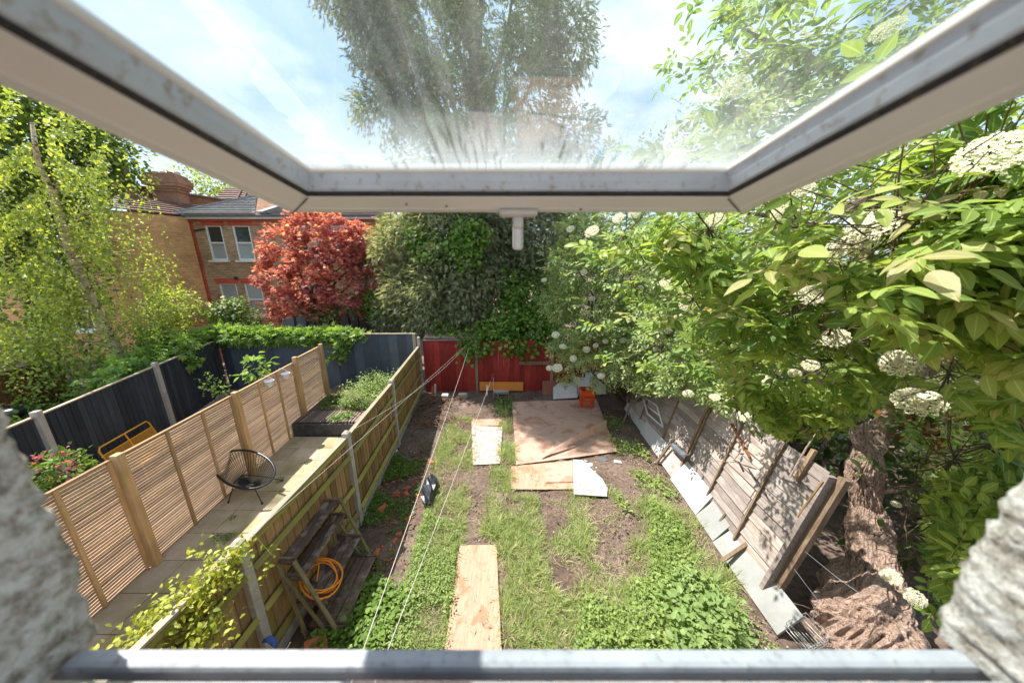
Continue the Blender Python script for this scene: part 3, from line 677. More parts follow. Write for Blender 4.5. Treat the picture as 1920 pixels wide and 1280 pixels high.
def white_boards():
    segs = [(2.78, 4.08, 3.27, 3.56, 0.30), (4.10, 4.62, 3.30, 3.58, 0.34), (4.64, 5.60, 3.33, 3.62, 0.44), (5.62, 6.28, 3.38, 3.60, 0.34), (6.30, 7.4, 3.42, 3.58, 0.36), (7.42, 8.75, 3.46, 3.6, 0.36)]
    names = ['long clean grey white gravel board nearest the window, leaning at the fence foot', 'short grey white gravel board between two wooden props at the fence foot',
             'tall bright white gravel board in the middle of the row, half leaf shadowed', 'brown stained white gravel board beside the black gutter piece',
             'white gravel board dappled with shade beyond the stained one', 'farthest white gravel board at the fence foot by the leaning sticks']
    for (y0, y1, x0, x1, h), lb in zip(segs, names):
        m = MB(); j = random.uniform(-0.02, 0.02)
        m.plate([(x0, y0, 0.02), (x1+j, y0+0.02, h), (x1-j, y1, h+0.01), (x0+0.01, y1, 0.02)], -0.035)
        mt = M['gravelboard'] if 'stained' not in lb else M['carpet']
        if 'bright' in lb or 'farthest' in lb or 'dappled' in lb: mt = M['whiteboard']
        o = m.build('gravel_board', mt, bevel=0.004); tag(o, lb, 'concrete board', 'white boards along the foot of the leaning fence')
    # thin strip lying on top edge of second
    props = [((1352, 1052), 0.10, (1412, 1012), 3.62, 0.05, 'weathered wooden prop lying across the white boards, nearest of the four'),
             ((1335, 997), 0.05, (1368, 952), 3.6, 0.03, 'thin dark stick bridging the gap beside the bright white board'),
             ((1232, 866), 0.05, (1264, 822), 3.6, 0.055, 'pale wooden prop leaning on the brown stained board'),
             ((1168, 794), 0.02, (1200, 712), 3.75, 0.04, 'tall rusty brown stick leaning on the far end of the old fence')]
    for (p, z, q, X, w, lb) in props:
        a = G(*p, z); b = AXX(*q, X); m = MB(); m.bar(a, b, w, w*0.7); o = m.build('wooden_prop', M['oldpost']); tag(o, lb, 'wooden prop', 'props against the leaning fence')
    # gutter piece
    a = AXX(1262, 835, 3.56); b = AXX(1290, 860, 3.52); th = MB(); pts = []
    d = (b-a).normalized(); n = 10; prof = []
    x = Vector((1, 0, 0)); x = (x-d*x.dot(d)).normalized(); y = d.cross(x)
    vs = []
    for p in (a, (a+b)/2, b):
        for r in (0.075, 0.068):
            for k in range(n+1):
                t = math.pi*k/n; vs.append(p+x*math.cos(t)*r+y*math.sin(t)*r)
    k2 = (n+1); fs = []
    for s in range(2):
        o0 = s*2*k2; o1 = (s+1)*2*k2
        for k in range(n):
            fs.append((o0+k, o0+k+1, o1+k+1, o1+k)); fs.append((o0+k2+k+1, o0+k2+k, o1+k2+k, o1+k2+k+1))
    for o0 in (0, 4*k2):
        for k in range(n): fs.append((o0+k, o0+k+1, o0+k2+k+1, o0+k2+k))
    th.add(vs, fs); tag(th.build('gutter_piece', M['slate'], smooth=True), 'short dark grey half round gutter piece resting on the stained board', 'gutter')
white_boards()
# wire tray near bottom right
def wire_tray():
    m = MB(); c = Vector((3.52, 2.72, 0.12))
    def q(a, b, z=0): return c+Vector((a*0.16-b*0.02, b*0.13+a*0.05, z))
    for i in range(9):
        t = -1+2*i/8; m.tube([q(t, -1, 0.06), q(t, -0.9, 0), q(t, 0.9, 0), q(t, 1, 0.06)], 0.003, 4)
    for z in (0.0, 0.06, 0.12):
        m.tube([q(-1, -1, z), q(1, -1, z), q(1, 1, z), q(-1, 1, z), q(-1, -1, z)], 0.004, 4)
    for cx, cy in ((-1, -1), (1, -1), (1, 1), (-1, 1), (0, -1), (0, 1)): m.tube([q(cx, cy, 0), q(cx, cy, 0.12)], 0.004, 4)
    tag(m.build('wire_tray', M['wire']), 'small steel wire tray behind the near end of the white boards', 'wire tray')
wire_tray()
m = MB(); m.tube([lean_pt(3.08, 0.42, 0.06), Vector((3.95, 2.95, 0.75)), Vector((4.3, 2.75, 0.55))], 0.004, 4); m.tube([lean_pt(3.08, 0.25, 0.06), Vector((3.75, 2.9, 0.45)), Vector((3.72, 2.86, 0.2))], 0.004, 4)
tag(m.build('loose_wire', M['wire']), 'loose grey wire hanging from the near post of the old fence', 'wire')
def plastic_frame():
    p = [AXX(1205, 742, 3.60), AXX(1232, 760, 3.60), AXX(1243, 800, 3.5), AXX(1214, 775, 3.5)]
    m = MB(); m.tube([*p, p[0]], 0.022, 6); m.tube([(p[0]+p[3])/2, (p[1]+p[2])/2], 0.015, 6)
    tag(m.build('plastic_chair_frame', M['white_paint'], smooth=True), 'broken white plastic frame propped at the far end of the old fence', 'plastic frame')
plastic_frame()

# ================================================================== RAISED BED
def raised_bed():
    th = thing('raised_bed', 'black walled raised bed with a slatted timber top beside the blue fence', 'raised bed', (-4.3, 7.3, 0))
    m = MB(); m.box((-4.32, 7.30, 0.18), (2.86, 0.10, 0.36)); m.build('front_wall', M['blackwall'], th, bevel=0.006)
    m = MB(); m.prism([(-5.78, 7.36), (-2.92, 7.36), (-3.14, 9.98), (-5.9, 9.98)], 0.0, 0.36); m.build('bed_soil', M['soil'], th)
    n = 30; x0 = -5.55; x1 = -3.15
    me = MB().box((0, 0, 0), (0.05, 0.60, 0.022)).mesh('slat')
    for i in range(n):
        x = x0+(x1-x0)*i/(n-1); o = link_mesh('slat', me, M['deck'], th, (x, 7.58, 0.412+random.uniform(-0.002, 0.002)), (0, 0, 0.02))
    MB().box((-4.35, 7.38, 0.382), (2.5, 0.05, 0.035)).build('bearer', M['deck'], th)
    MB().box((-4.35, 7.80, 0.382), (2.5, 0.05, 0.035)).build('bearer', M['deck'], th)
raised_bed()
def proj(P):
    x, y, z = P[:, 0], P[:, 1], P[:, 2]-CAM_H
    f = y*CT-z*ST; up = y*ST+z*CT
    return 960+FPX*x/f, 640-FPX*up/f, f
ELDER_EDGE = ([980, 1060, 1150, 1250, 1330, 1400, 1500, 1580, 1600, 1720, 1740, 1960], [700, 735, 738, 745, 765, 810, 838, 858, 880, 880, 1240, 1240])
SUNNY = [(np.array([4.15, 2.7, .4]), .42), (np.array([4.9, 3.6, 1.3]), .2), (np.array([4.6, 3.0, .8]), .3)]
PRUNE = []   # places kept open: flower heads, the stem, the swollen foot: (u, v, distance, radius)
def open_to_light(P):
    u, v, f = proj(P); ok = (f > 0) & (v < np.interp(u, *ELDER_EDGE)) | (f > 7.5) & (v < 705) & (u < 1075)
    for (a, b, d, r) in PRUNE: ok &= ~((np.hypot(u-a, v-b) < r) & (f < d+0.05))
    for c, r in SUNNY:
        w = P-c; t = w @ np.array(SUN); ok &= ~((np.linalg.norm(w-t[:, None]*np.array(SUN), axis=1) < r) & (t > 0))
    ok &= ~((u > 1500) & (u < 1600) & (v > 700) & (v < 1100) & (f > 3.2) & (f < 5.2) & (rng.random(len(P)) < .7))
    return ok

# ================================================================== HOUSES
def window(parent, x0, x1, z0, z1, Y, lower='hglass', upper='hglass', sill=True):
    w = thing('window', None, None, ((x0+x1)/2, Y, z0)); w.parent = parent; w.location = Vector(((x0+x1)/2, Y, z0))-wloc(parent)
    f = MB(); t = 0.075; y = Y+0.06
    f.box(((x0+t/2), y, (z0+z1)/2), (t, 0.08, z1-z0)); f.box(((x1-t/2), y, (z0+z1)/2), (t, 0.08, z1-z0))
    f.box(((x0+x1)/2, y, z0+t/2), (x1-x0-2*t, 0.08, t)); f.box(((x0+x1)/2, y, z1-t/2), (x1-x0-2*t, 0.08, t))
    zm = (z0+z1)/2; f.box(((x0+x1)/2, y-0.01, zm), (x1-x0-2*t, 0.08, t)); f.build('frame', M['white_paint'], w)
    for a, b, mt in ((z0+t, zm-t/2, lower), (zm+t/2, z1-t, upper)):
        MB().box(((x0+x1)/2, y+0.02, (a+b)/2), (x1-x0-2*t, 0.01, b-a)).build('pane', M[mt], w)
    if sill: MB().box(((x0+x1)/2, Y-0.05, z0-0.05), (x1-x0+0.16, 0.2, 0.09)).build('sill', M['white_paint'], w)
    return w
def wall_with_holes(x0, x1, z0, z1, Y, holes, thick=0.3):
    """front face at Y with rectangular openings; grid of boxes"""
    xs = sorted({x0, x1, *[h[0] for h in holes], *[h[1] for h in holes]}); zs = sorted({z0, z1, *[h[2] for h in holes], *[h[3] for h in holes]})
    m = MB()
    for i in range(len(xs)-1):
        for j in range(len(zs)-1):
            cx, cz = (xs[i]+xs[i+1])/2, (zs[j]+zs[j+1])/2
            if any(h[0] < cx < h[1] and h[2] < cz < h[3] for h in holes): continue
            m.box((cx, Y+thick/2, cz), (xs[i+1]-xs[i], thick, zs[j+1]-zs[j]))
    return m
def tiled(p00, p10, p11, p01, rows, mat, name, parent, thick=0.03, cols=0, lip=0.05):
    """courses between eave (p00-p10) and ridge (p01-p11), one joined part"""
    p00, p10, p11, p01 = map(Vector, (p00, p10, p11, p01)); m = MB()
    nr = (p10-p00).cross(p01-p00).normalized()
    if nr.z < 0: nr = -nr
    lip *= 1.7; thick *= 1.6
    for r in range(rows):
        a = r/rows; b = (r+1.12)/rows; b = min(b, 1.0)
        A = p00.lerp(p01, a)+nr*lip; B = p10.lerp(p11, a)+nr*lip; C = p10.lerp(p11, b)+nr*0.012; D = p00.lerp(p01, b)+nr*0.012
        m.plate([A, B, C, D], thick)
        if cols:
            n = max(1, int(cols*(B-A).length))
            for k in range(n):
                u = (k+0.5)/n; q0 = A.lerp(B, u); q1 = D.lerp(C, u); m.bar(q0+nr*0.006, q1+nr*0.006, 0.10, 0.02, up=nr)
    return m.build(name, mat, parent, kind='stuff')
def houses():
    Y = 16.5
    h = thing('brick_house', 'tan brick house end with red brick bands and grey tiled roof behind the maple', 'house', (-11.5, Y, 0))
    wins = [(-15.27, -14.46, 4.40, 6.08), (-13.92, -13.06, 4.40, 6.08), (-15.25, -14.35, 1.55, 3.24), (-13.95, -13.05, 1.55, 3.24), (-11.2, -10.3, 4.40, 6.08), (-9.2, -8.3, 4.40, 6.08), (-10.8, -9.9, 1.55, 3.24)]
    m = wall_with_holes(-16.2, -6.3, 0, 6.42, Y, wins); m.build('wall', M['brick_tan'], h)
    MB().box((-11.2, Y+3.3, 3.2), (9.7, 6.0, 6.3)).build('wall', M['brick_tan'], h)
    # red bands, quoin, arches
    MB().box((-16.02, Y-0.012, 3.15), (0.40, 0.03, 6.25)).build('quoin', M['brick_red'], h)
    MB().box((-11.0, Y-0.010, 5.98+0.13), (9.3, 0.02, 0.07)).build('brick_band', M['brick_red'], h)
    MB().box((-11.25, Y-0.05, 6.30), (9.95, 0.10, 0.08)).build('eaves_course', M['brick_red'], h)
    for (x0, x1, z0, z1) in wins:
        MB().plate([(x0-0.12, Y-0.018, z1-0.03), (x1+0.12, Y-0.018, z1-0.03), (x1+0.2, Y-0.018, z1+0.24), (x0-0.2, Y-0.018, z1+0.24)], 0.03).build('arch', M['brick_red'], h)
    for i, wv in enumerate(wins):
        window(h, *wv, Y, lower='hglass_pale' if i in (0, 1, 2, 3) else 'hglass', upper='hglass' if i < 2 else 'hglass_pale')
    MB().box((-11.2, Y-0.14, 6.40), (10.1, 0.13, 0.11)).build('fascia', M['curtain'], h)
    m = MB(); m.tube([(-16.4, Y-0.22, 6.50), (-6.2, Y-0.22, 6.50)], 0.06, 8); m.build('gutter', M['lead'], h)
    MB().box((-15.55, Y-0.03, 5.85), (0.55, 0.05, 0.08), Matrix.Rotation(-0.12, 3, 'Y')).build('cable_box', M['gutter'], h)
    m = MB(); m.tube([(-14.2, Y-0.08, 3.52), (-14.2, Y-0.16, 3.5)], 0.08, 8); m.build('vent', M['gutter'], h)
    ev = 6.55
    tiled((-16.45, Y-0.25, ev), (-12.45, Y-0.25, ev), (-13.95, 18.6, 7.75), (-13.96, 18.6, 7.75), 11, M['tile_grey'], 'roof_tiles', h)
    MB().plate([(-12.45, Y-0.25, ev), (-12.0, 19.4, ev+0.8), (-13.95, 18.6, 7.72), (-13.98, 18.6, 7.7)], 0.1).build('roof', M['brick_chim'], h)
    MB().tube([(-16.45, Y-0.27, ev+0.06), (-13.95, 18.6, 7.82)], 0.07, 6).build('ridge', M['tile_grey'], h)
    tiled((-12.2, Y-0.25, ev), (-6.2, Y-0.25, ev), (-6.2, 20.2, 7.9), (-12.2, 20.2, 7.9), 14, M['tile_grey'], 'roof_tiles', h)
    m = MB(); m.bar((-12.3, Y-0.2, ev+0.1), (-12.2, 19.0, 7.6), 0.35, 0.06); m.build('valley', M['lead'], h)
    # door canopy red
    # wing
    w = thing('brick_house', 'golden brick house wing with brown tiled roof and tall chimney behind the birch', 'house', (-19, 14, 0))
    A = Vector((-16.22, Y, 0)); B = Vector((-17.05, 13.6, 0))
    m = MB(); m.plate([A, A+Vector((0, 0, 6.42)), B+Vector((0, 0, 6.42)), B], -0.3)
    wl = m.build('wall', M['brick_gold'], w)
    off = Vector((0.016, -0.004, 0))
    for z0, z1 in ((5.75, 5.95), (6.15, 6.25), (3.1, 3.3)):
        MB().plate([A+off+Vector((0, 0, z0)), A+off+Vector((0, 0, z1)), B+off+Vector((0, 0, z1)), B+off+Vector((0, 0, z0))], 0.03).build('brick_band', M['brick_red'], w)
    q = B+(A-B)*0.1
    MB().plate([q+off, q+off+Vector((0, 0, 6.4)), B+off+Vector((0, 0, 6.4)), B+off], 0.03).build('quoin', M['brick_red'], w)
    ww = [(-19.6, -18.7, 4.35, 6.0), (-19.4, -18.5, 1.4, 3.1)]
    m = wall_with_holes(-26, -17.08, 0, 6.42, 13.6, ww); m.build('wall', M['brick_gold'], w)
    for wv in ww:
        window(w, *wv, 13.6); MB().box(((wv[0]+wv[1])/2, 13.59, wv[3]+0.1), (1.2, 0.03, 0.22)).build('arch', M['brick_red'], w)
    MB().plate([A+Vector((0.05, 0, 6.45)), B+Vector((0.1, -0.2, 6.45)), B+Vector((0.1, -0.2, 6.35)), A+Vector((0.05, 0, 6.35))], 0.1).build('gutter', M['gutter'], w)
    e0 = A+Vector((0.22, 0, 6.47)); e1 = B+Vector((0.25, -0.3, 6.47))
    tiled(e1, e0, (-17.6, 19.2, 7.35), (-20.2, 14.9, 7.6), 7, M['tile_brown'], 'roof_tiles', w)
    tiled((-26, 13.3, 6.47), e1, (-20.2, 14.9, 7.6), (-26, 15.2, 7.6), 7, M['tile_brown'], 'roof_tiles', w)
    # door
    d = thing('door', None, None); d.parent = w
    dl = AY(368, 558, 15.7); d.location = Vector((dl.x, 15.7, 0.8))-wloc(w)
    pA = A+(B-A)*0.08+off*2; pB = A+(B-A)*0.34+off*2
    MB().plate([pA+Vector((0, 0, 1.0)), pA+Vector((0, 0, 2.75)), pB+Vector((0, 0, 2.75)), pB+Vector((0, 0, 1.0))], 0.05).build('door_leaf', M['reddoor'], d)
    # party wall and chimney
    m = MB(); qa = AY(225, 346, 17.2); qb = AY(470, 384, 21.6); m.plate([(qa.x, qa.y, 6.5), qa, qb, (qb.x, qb.y, 6.5)], -0.3); m.build('party_wall', M['brick_chim'], w)
    m = MB(); m.bar(qa+Vector((0, 0, .04)), qb+Vector((0, 0, .04)), 0.5, 0.07); m.build('coping', M['lead'], w)
    ch = thing('chimney', None, None); ch.parent = w; cc = AY(322, 372, 18.3); ch.location = Vector((cc.x, cc.y, 8))-wloc(w)
    cx, cy = cc.x, cc.y
    prof = [(6.9, 8.75, 0.62), (8.75, 8.88, 0.70), (8.88, 9.0, 0.78), (9.0, 9.16, 0.88), (9.16, 9.36, 0.92), (9.36, 9.5, 0.84), (9.5, 9.62, 0.76)]
    for z0, z1, r in [(a-.86, b-.86, c*.88) for a, b, c in prof]: MB().box((cx, cy, (z0+z1)/2), (r*2, r*1.5, z1-z0-0.004), Matrix.Rotation(0.25, 3, 'Z')).build('brick_course', M['brick_chim'], ch)
    for i in range(4):
        MB().tube([(cx-0.5+i*0.33, cy+0.05*i, 8.74), (cx-0.5+i*0.33, cy+0.05*i, 8.92)], [0.13, 0.12], 8).build('chimney_pot', M['stone'] if i % 2 else M['brick_red'], ch)
    # second chimney at left
    c2 = AY(205, 315, 17.0)
    ch = thing('chimney', None, None); ch.parent = w; ch.location = Vector((c2.x, c2.y, 8))-wloc(w)
    for z0, z1, r in ((7.5, 9.2, 0.5), (9.2, 9.35, 0.6), (9.35, 9.5, 0.55)): MB().box((c2.x, c2.y, (z0+z1)/2), (2*r, 1.4*r, z1-z0-0.004)).build('brick_course', M['brick_chim'], ch)
    # roof farther off
    f = thing('brick_house', 'farther terrace roof of brown tiles seen between the two chimneys and sash', 'house', (-14, 25, 0))
    tiled((-22, 23.5, 7.6), (-9, 23.5, 7.6), (-9, 26.5, 9.75), (-22, 26.5, 9.75), 12, M['tile_brown'], 'roof_tiles', f)
    MB().box((-15.5, 27, 4), (13, 6.9, 7.2)).build('wall', M['brick_tan'], f)
    m = MB()
    for i in range(4): m.bar(AY(438+i*12, 385, 22.0), AY(455+i*12, 352, 23.0), 0.14, 0.1)
    m.build('verge', M['tile_brown'], f)
houses()
# small pale shed roof behind the red fence
def shed():
    th = thing('shed', 'low shed with a weathered pinkish sheet roof behind the red fence', 'shed', (-2.2, 11, 0))
    MB().box((-2.2, 11.1, 0.9), (1.7, 1.5, 1.8)).build('wall', M['oldpost'], th)
    for i in range(6):
        x = -3.0+i*0.29
        MB().plate([(x, 10.28, 1.90), (x+0.275, 10.28, 1.90), (x+0.30, 11.9, 2.22), (x+0.02, 11.9, 2.22)], 0.03).build('roof_board', M['ply'], th)
shed()

# ================================================================== TREES AND CLIMBERS
def C3(u, v, Y): p = AY(u, v, Y); return (p.x, p.y, p.z)
def birch_keep(P):
    # the crown is open towards us along the stem and at its lower right
    u, v, f = proj(P); tu = np.interp(v, [230, 430, 490, 545, 595, 640, 705], [60, 118, 140, 160, 185, 212, 240])
    return ~((np.abs(u-tu) < 16) & (f < 9.3) & (rng.random(len(P)) < 0.75)) & ~((u > 205) & (rng.random(len(P)) < 0.62)) & ~((u > 250) & (v < 470) & (rng.random(len(P)) < 0.6)) & (vnoise(np.stack([u/55, v/55], 1), 1.6, 3) > 0.22+0.1*rng.random(len(P)))
def birch():
    th = thing('birch_tree', 'weeping silver birch with pale yellow green leaves behind the black fence', 'tree', (-10.9, 8.4, 0))
    pts = [(-10.75, 8.35, 0)]+[C3(u, v, 8.4) for u, v in ((238, 705), (212, 640), (185, 595), (160, 545), (140, 490), (118, 430), (100, 370), (70, 300), (60, 230))]
    m = MB(); m.tube(pts, [0.14, 0.13, 0.12, 0.115, 0.105, 0.095, 0.08, 0.065, 0.05, 0.03], 10); m.build('trunk', M['birchbark'], th, smooth=True)
    blobs = []; tg = []
    for (u, v, Y, r, n) in ((60, 260, 8.0, 1.1, 2600), (140, 300, 8.2, 1.2, 3200), (30, 380, 7.8, 1.1, 2400), (200, 380, 8.4, 0.95, 1900), (110, 450, 8.0, 1.1, 2200), (50, 560, 7.8, 1.1, 2200), (180, 520, 8.2, 0.9, 1300),
                            (250, 470, 8.6, 0.6, 500), (110, 640, 7.9, 0.9, 1900), (200, 620, 8.3, 0.8, 1300), (270, 560, 8.6, 0.75, 1100), (300, 600, 8.8, 0.55, 600), (20, 680, 8.0, 0.7, 900), (150, 580, 7.7, 0.8, 1000), (60, 480, 7.9, .9, 1500), (300, 500, 8.8, .5, 250)):
        c = C3(u, v, Y); blobs.append((c, (r, r, r*1.1), int(n*0.62))); tg.append((c, 0.012))
    m = MB()
    for (c, r) in tg:
        k = min(range(2, len(pts)), key=lambda i: (Vector(pts[i])-Vector(c)-Vector((0, 0, -0.6))).length); branches(m, pts[k], [(c, 0.01)], 0.04, 5, 0.8)
    m.build('branch', M['birchbark'], th)
    crown('foliage', TS, blobs, 0.10, M['birch'], th, spread=0.15, per=16, shell=0.3, up=0.3, droop=0.9, keep=birch_keep)
    # hanging strings of leaves
    P = []; 
    for _ in range(520):
        b = blobs[rng.integers(len(blobs))]; c = np.array(b[0])+norm(rng.normal(size=(1, 3)))[0]*np.array(b[1])*0.95; L = 0.4+rng.random()*0.9
        for k in range(14): P.append(c+np.array([0.03*math.sin(k), 0.03*math.cos(k*1.3), -L*k/14])+rng.normal(size=3)*0.02)
    P = np.array(P); P = P[P[:, 2] > 0.5]; n = len(P); d = norm(rng.normal(size=(n, 3))-np.array([0, 0, 1.0])); nr = norm(rng.normal(size=(n, 3)))
    leafcloud('hanging_twigs', TS, P, frames(d, nr), 0.06+0.03*rng.random(n), M['birch'], th)
birch()
def back_tree():
    th = thing('broadleaf_tree', 'dark green broadleaf tree filling the upper left corner behind the birch', 'tree', (-17, 11.0, 0))
    m = MB(); m.tube([(-17, 11.0, 0), (-16.8, 11, 3), (-17, 11, 6)], [0.3, 0.25, 0.15], 8); branches(m, (-17, 11, 4), [(C3(u, v, 11), 0.03) for u, v in ((30, 230), (120, 270), (180, 290), (40, 420))], 0.12); m.build('trunk', M['branch'], th)
    crown('foliage', TS, [(C3(20, 230, 11), 2.0, 4500), (C3(100, 260, 11.2), 1.6, 3500), (C3(165, 275, 11.5), 1.0, 1600), (C3(20, 400, 10.8), 2.0, 4000), (C3(60, 560, 10.5), 1.8, 2500), (C3(-60, 300, 10.5), 2.2, 3000), (C3(30, 160, 11.5), 1.6, 3000)], 0.15, M['lime'], th, spread=0.28, per=16, shell=0.4)
back_tree()
def small_far_tree():
    th = thing('broadleaf_tree', 'light green treetops showing above the far roof by the chimney', 'tree', (-19, 30, 0))
    m = MB(); m.tube([(-19.5, 30, 0), (-19.5, 30, 10)], [0.3, 0.1], 6); m.build('trunk', M['branch'], th)
    crown('foliage', TS, [(C3(350, 345, 30), (1.3, 1, 1.5), 500), (C3(405, 350, 30), (1.8, 1, 1.0), 900), (C3(440, 358, 31), (1.6, 1, .7), 700)], 0.22, M['birch'], th, spread=0.3, per=12)
small_far_tree()
def maple():
    Y = 12.6; th = thing('maple_tree', 'red leaved acer tree with rounded crown in front of the brick house', 'tree', (-7.9, Y, 0))
    m = MB(); m.tube([(-7.8, Y, 0), (-7.85, Y, 1.6), (-7.9, Y, 2.6)], [0.13, 0.10, 0.08], 8)
    cs = [(C3(u, v, Y+dy), r, n) for u, v, dy, r, n in ((600, 450, 0, 1.15, 4200), (540, 470, 0.2, 0.95, 2600), (660, 460, 0.2, 0.95, 2600), (515, 520, 0, 0.7, 1500), (580, 530, -0.6, 1.1, 3600), (650, 540, -0.4, 0.95, 2800), (690, 500, 0.2, 0.6, 1100), (600, 580, -0.3, 0.75, 1900), (540, 575, 0, 0.6, 1300), (680, 565, 0, 0.6, 1200), (690, 445, 0.4, 0.6, 900), (580, 425, 0.2, 0.7, 1300))]
    branches(m, (-7.9, Y, 2.3), [(c[0], 0.015) for c in cs], 0.06, 6, 0.6); m.build('trunk', M['branch'], th)
    crown('foliage', TP, [(c, np.array([r, r, r])*0.97, int(n*0.62)) for c, r, n in cs], 0.12, M['maple'], th, spread=0.10, per=15, shell=0.55, up=1.6, droop=0.0, keep=lambda P: vnoise(np.stack([P[:, 0]*1.0+P[:, 1]*.4, P[:, 2]*1.3], 1), 3.2, 5) > 0.20)
maple()
def conifer():
    th = thing('conifer_tree', 'tall drooping grey green conifer wrapped in ivy behind the red fence', 'tree', (-1.6, 12.6, 0))
    m = MB(); m.tube([(-1.2, 12.9, 0), (-1.2, 12.9, 5), (-1.3, 13, 10), (-1.3, 13, 15)], [0.45, 0.38, 0.25, 0.06], 12); 
    m.tube([(0.2, 12.6, 0), (0.4, 12.7, 5), (0.2, 12.9, 10)], [0.25, 0.2, 0.05], 8)
    cs = []
    lay = [(762, 470, 12.4, 1.15, 3100), (795, 430, 12.2, 1.3, 3900), (850, 450, 12.0, 1.5, 4000), (930, 430, 12.3, 1.5, 4200), (1010, 440, 12.4, 1.5, 4200), (1075, 430, 12.8, 1.1, 2400), (775, 540, 11.8, 1.0, 3000), (820, 540, 11.4, 1.1, 3800), (880, 530, 11.4, 1.2, 3600),
           (740, 590, 12.0, 0.6, 1200), (800, 590, 11.3, 0.8, 1900), (860, 580, 11.2, 0.8, 1900), (960, 500, 12.4, 1.0, 1800), (1040, 510, 12.6, 1.0, 1800), (900, 480, 12.0, 1.1, 2400)]
    for u, v, Y, r, n in lay: cs.append((C3(u, v, Y), (r, r, r), n))
    # upper part seen through the open sash; left clumps added to shade the plywood
    for z, x, r, n in ((7.6, -3.2, 1.5, 3000), (7.6, -0.8, 1.9, 3600), (7.4, 1.2, 1.3, 2400), (9.4, -2.6, 1.5, 2700), (9.6, 0.2, 1.7, 3200), (11.2, -2.9, 1.4, 2200), (11.4, -0.2, 1.7, 3000), (10.9, 1.6, 1.1, 1500), (13.3, -2.0, 1.5, 2200), (13.4, 0.6, 1.4, 2000), (15.3, -1.2, 1.5, 1800), (17.0, -1.0, 1.0, 900), (9.0, -4.4, 0.8, 700), (8.4, 2.2, .7, 700), (12.0, -4.0, .7, 500), (10.9, -4.2, 1.0, 1500), (12.4, -5.1, 1.2, 1900), (9.6, -3.6, .9, 1300), (11.6, -4.4, 1.0, 1500), (13.2, -4.9, 1.3, 1900)):
        cs.append(((x*0.92, 12.8 if z < 8 else (11.6 if x > -3.5 else 11.35), z), (r, r*0.9, r), n))
    branches(m, (-1.2, 12.9, 4.5), [(c[0], 0.02) for c in cs[:15]], 0.1, 5, 0.4)
    branches(m, (-1.3, 13, 8), [(c[0], 0.02) for c in cs[15:]], 0.1, 5, 0.4); m.build('trunk', M['branch'], th)
    crown('foliage', TSP, [(c, r, int(n*1.35)) for c, r, n in cs], 0.20, M['conifer'], th, spread=0.15, per=20, shell=0.55, up=1.0, droop=0.35)
conifer()
def ivy():
    th = thing('ivy', 'glossy dark ivy covering the conifer foot and spilling over the red fence', 'climber', (0, 10.6, 0))
    cs = [(C3(u, v, Y), r, n) for u, v, Y, r, n in ((780, 450, 11.2, 0.35, 220), (810, 470, 11.0, 0.5, 500), (880, 450, 10.7, 0.55, 900), (870, 480, 10.6, 0.4, 500), (960, 540, 11.4, 0.6, 900), (960, 600, 11.0, 0.7, 1300), (1010, 600, 10.9, 0.7, 1300), (930, 625, 10.5, 0.5, 900), (880, 640, 10.35, 0.35, 500),
          (1030, 630, 10.5, 0.5, 900), (980, 650, 10.3, 0.25, 250), (840, 615, 10.9, 0.5, 500), (900, 655, 10.25, 0.2, 220), (1050, 570, 11.2, 0.6, 800), (880, 668, 10.2, 0.12, 60), (990, 665, 10.2, 0.12, 50), (960, 650, 10.35, 0.3, 300), (1000, 560, 11.6, .8, 900))]
    m = MB(); 
    for x in (-1.2, -0.4, 0.3, 0.9): m.tube([(x, 10.75, 0), (x+0.1, 10.6, 1.2), (x+0.2, 10.9, 2.6), (x, 11.3, 4)], 0.02, 5)
    m.build('stem', M['branch'], th)
    crown('foliage', TI, cs, 0.12, M['ivy'], th, spread=0.14, per=10, shell=0.5, up=0.4, droop=0.7)
ivy()
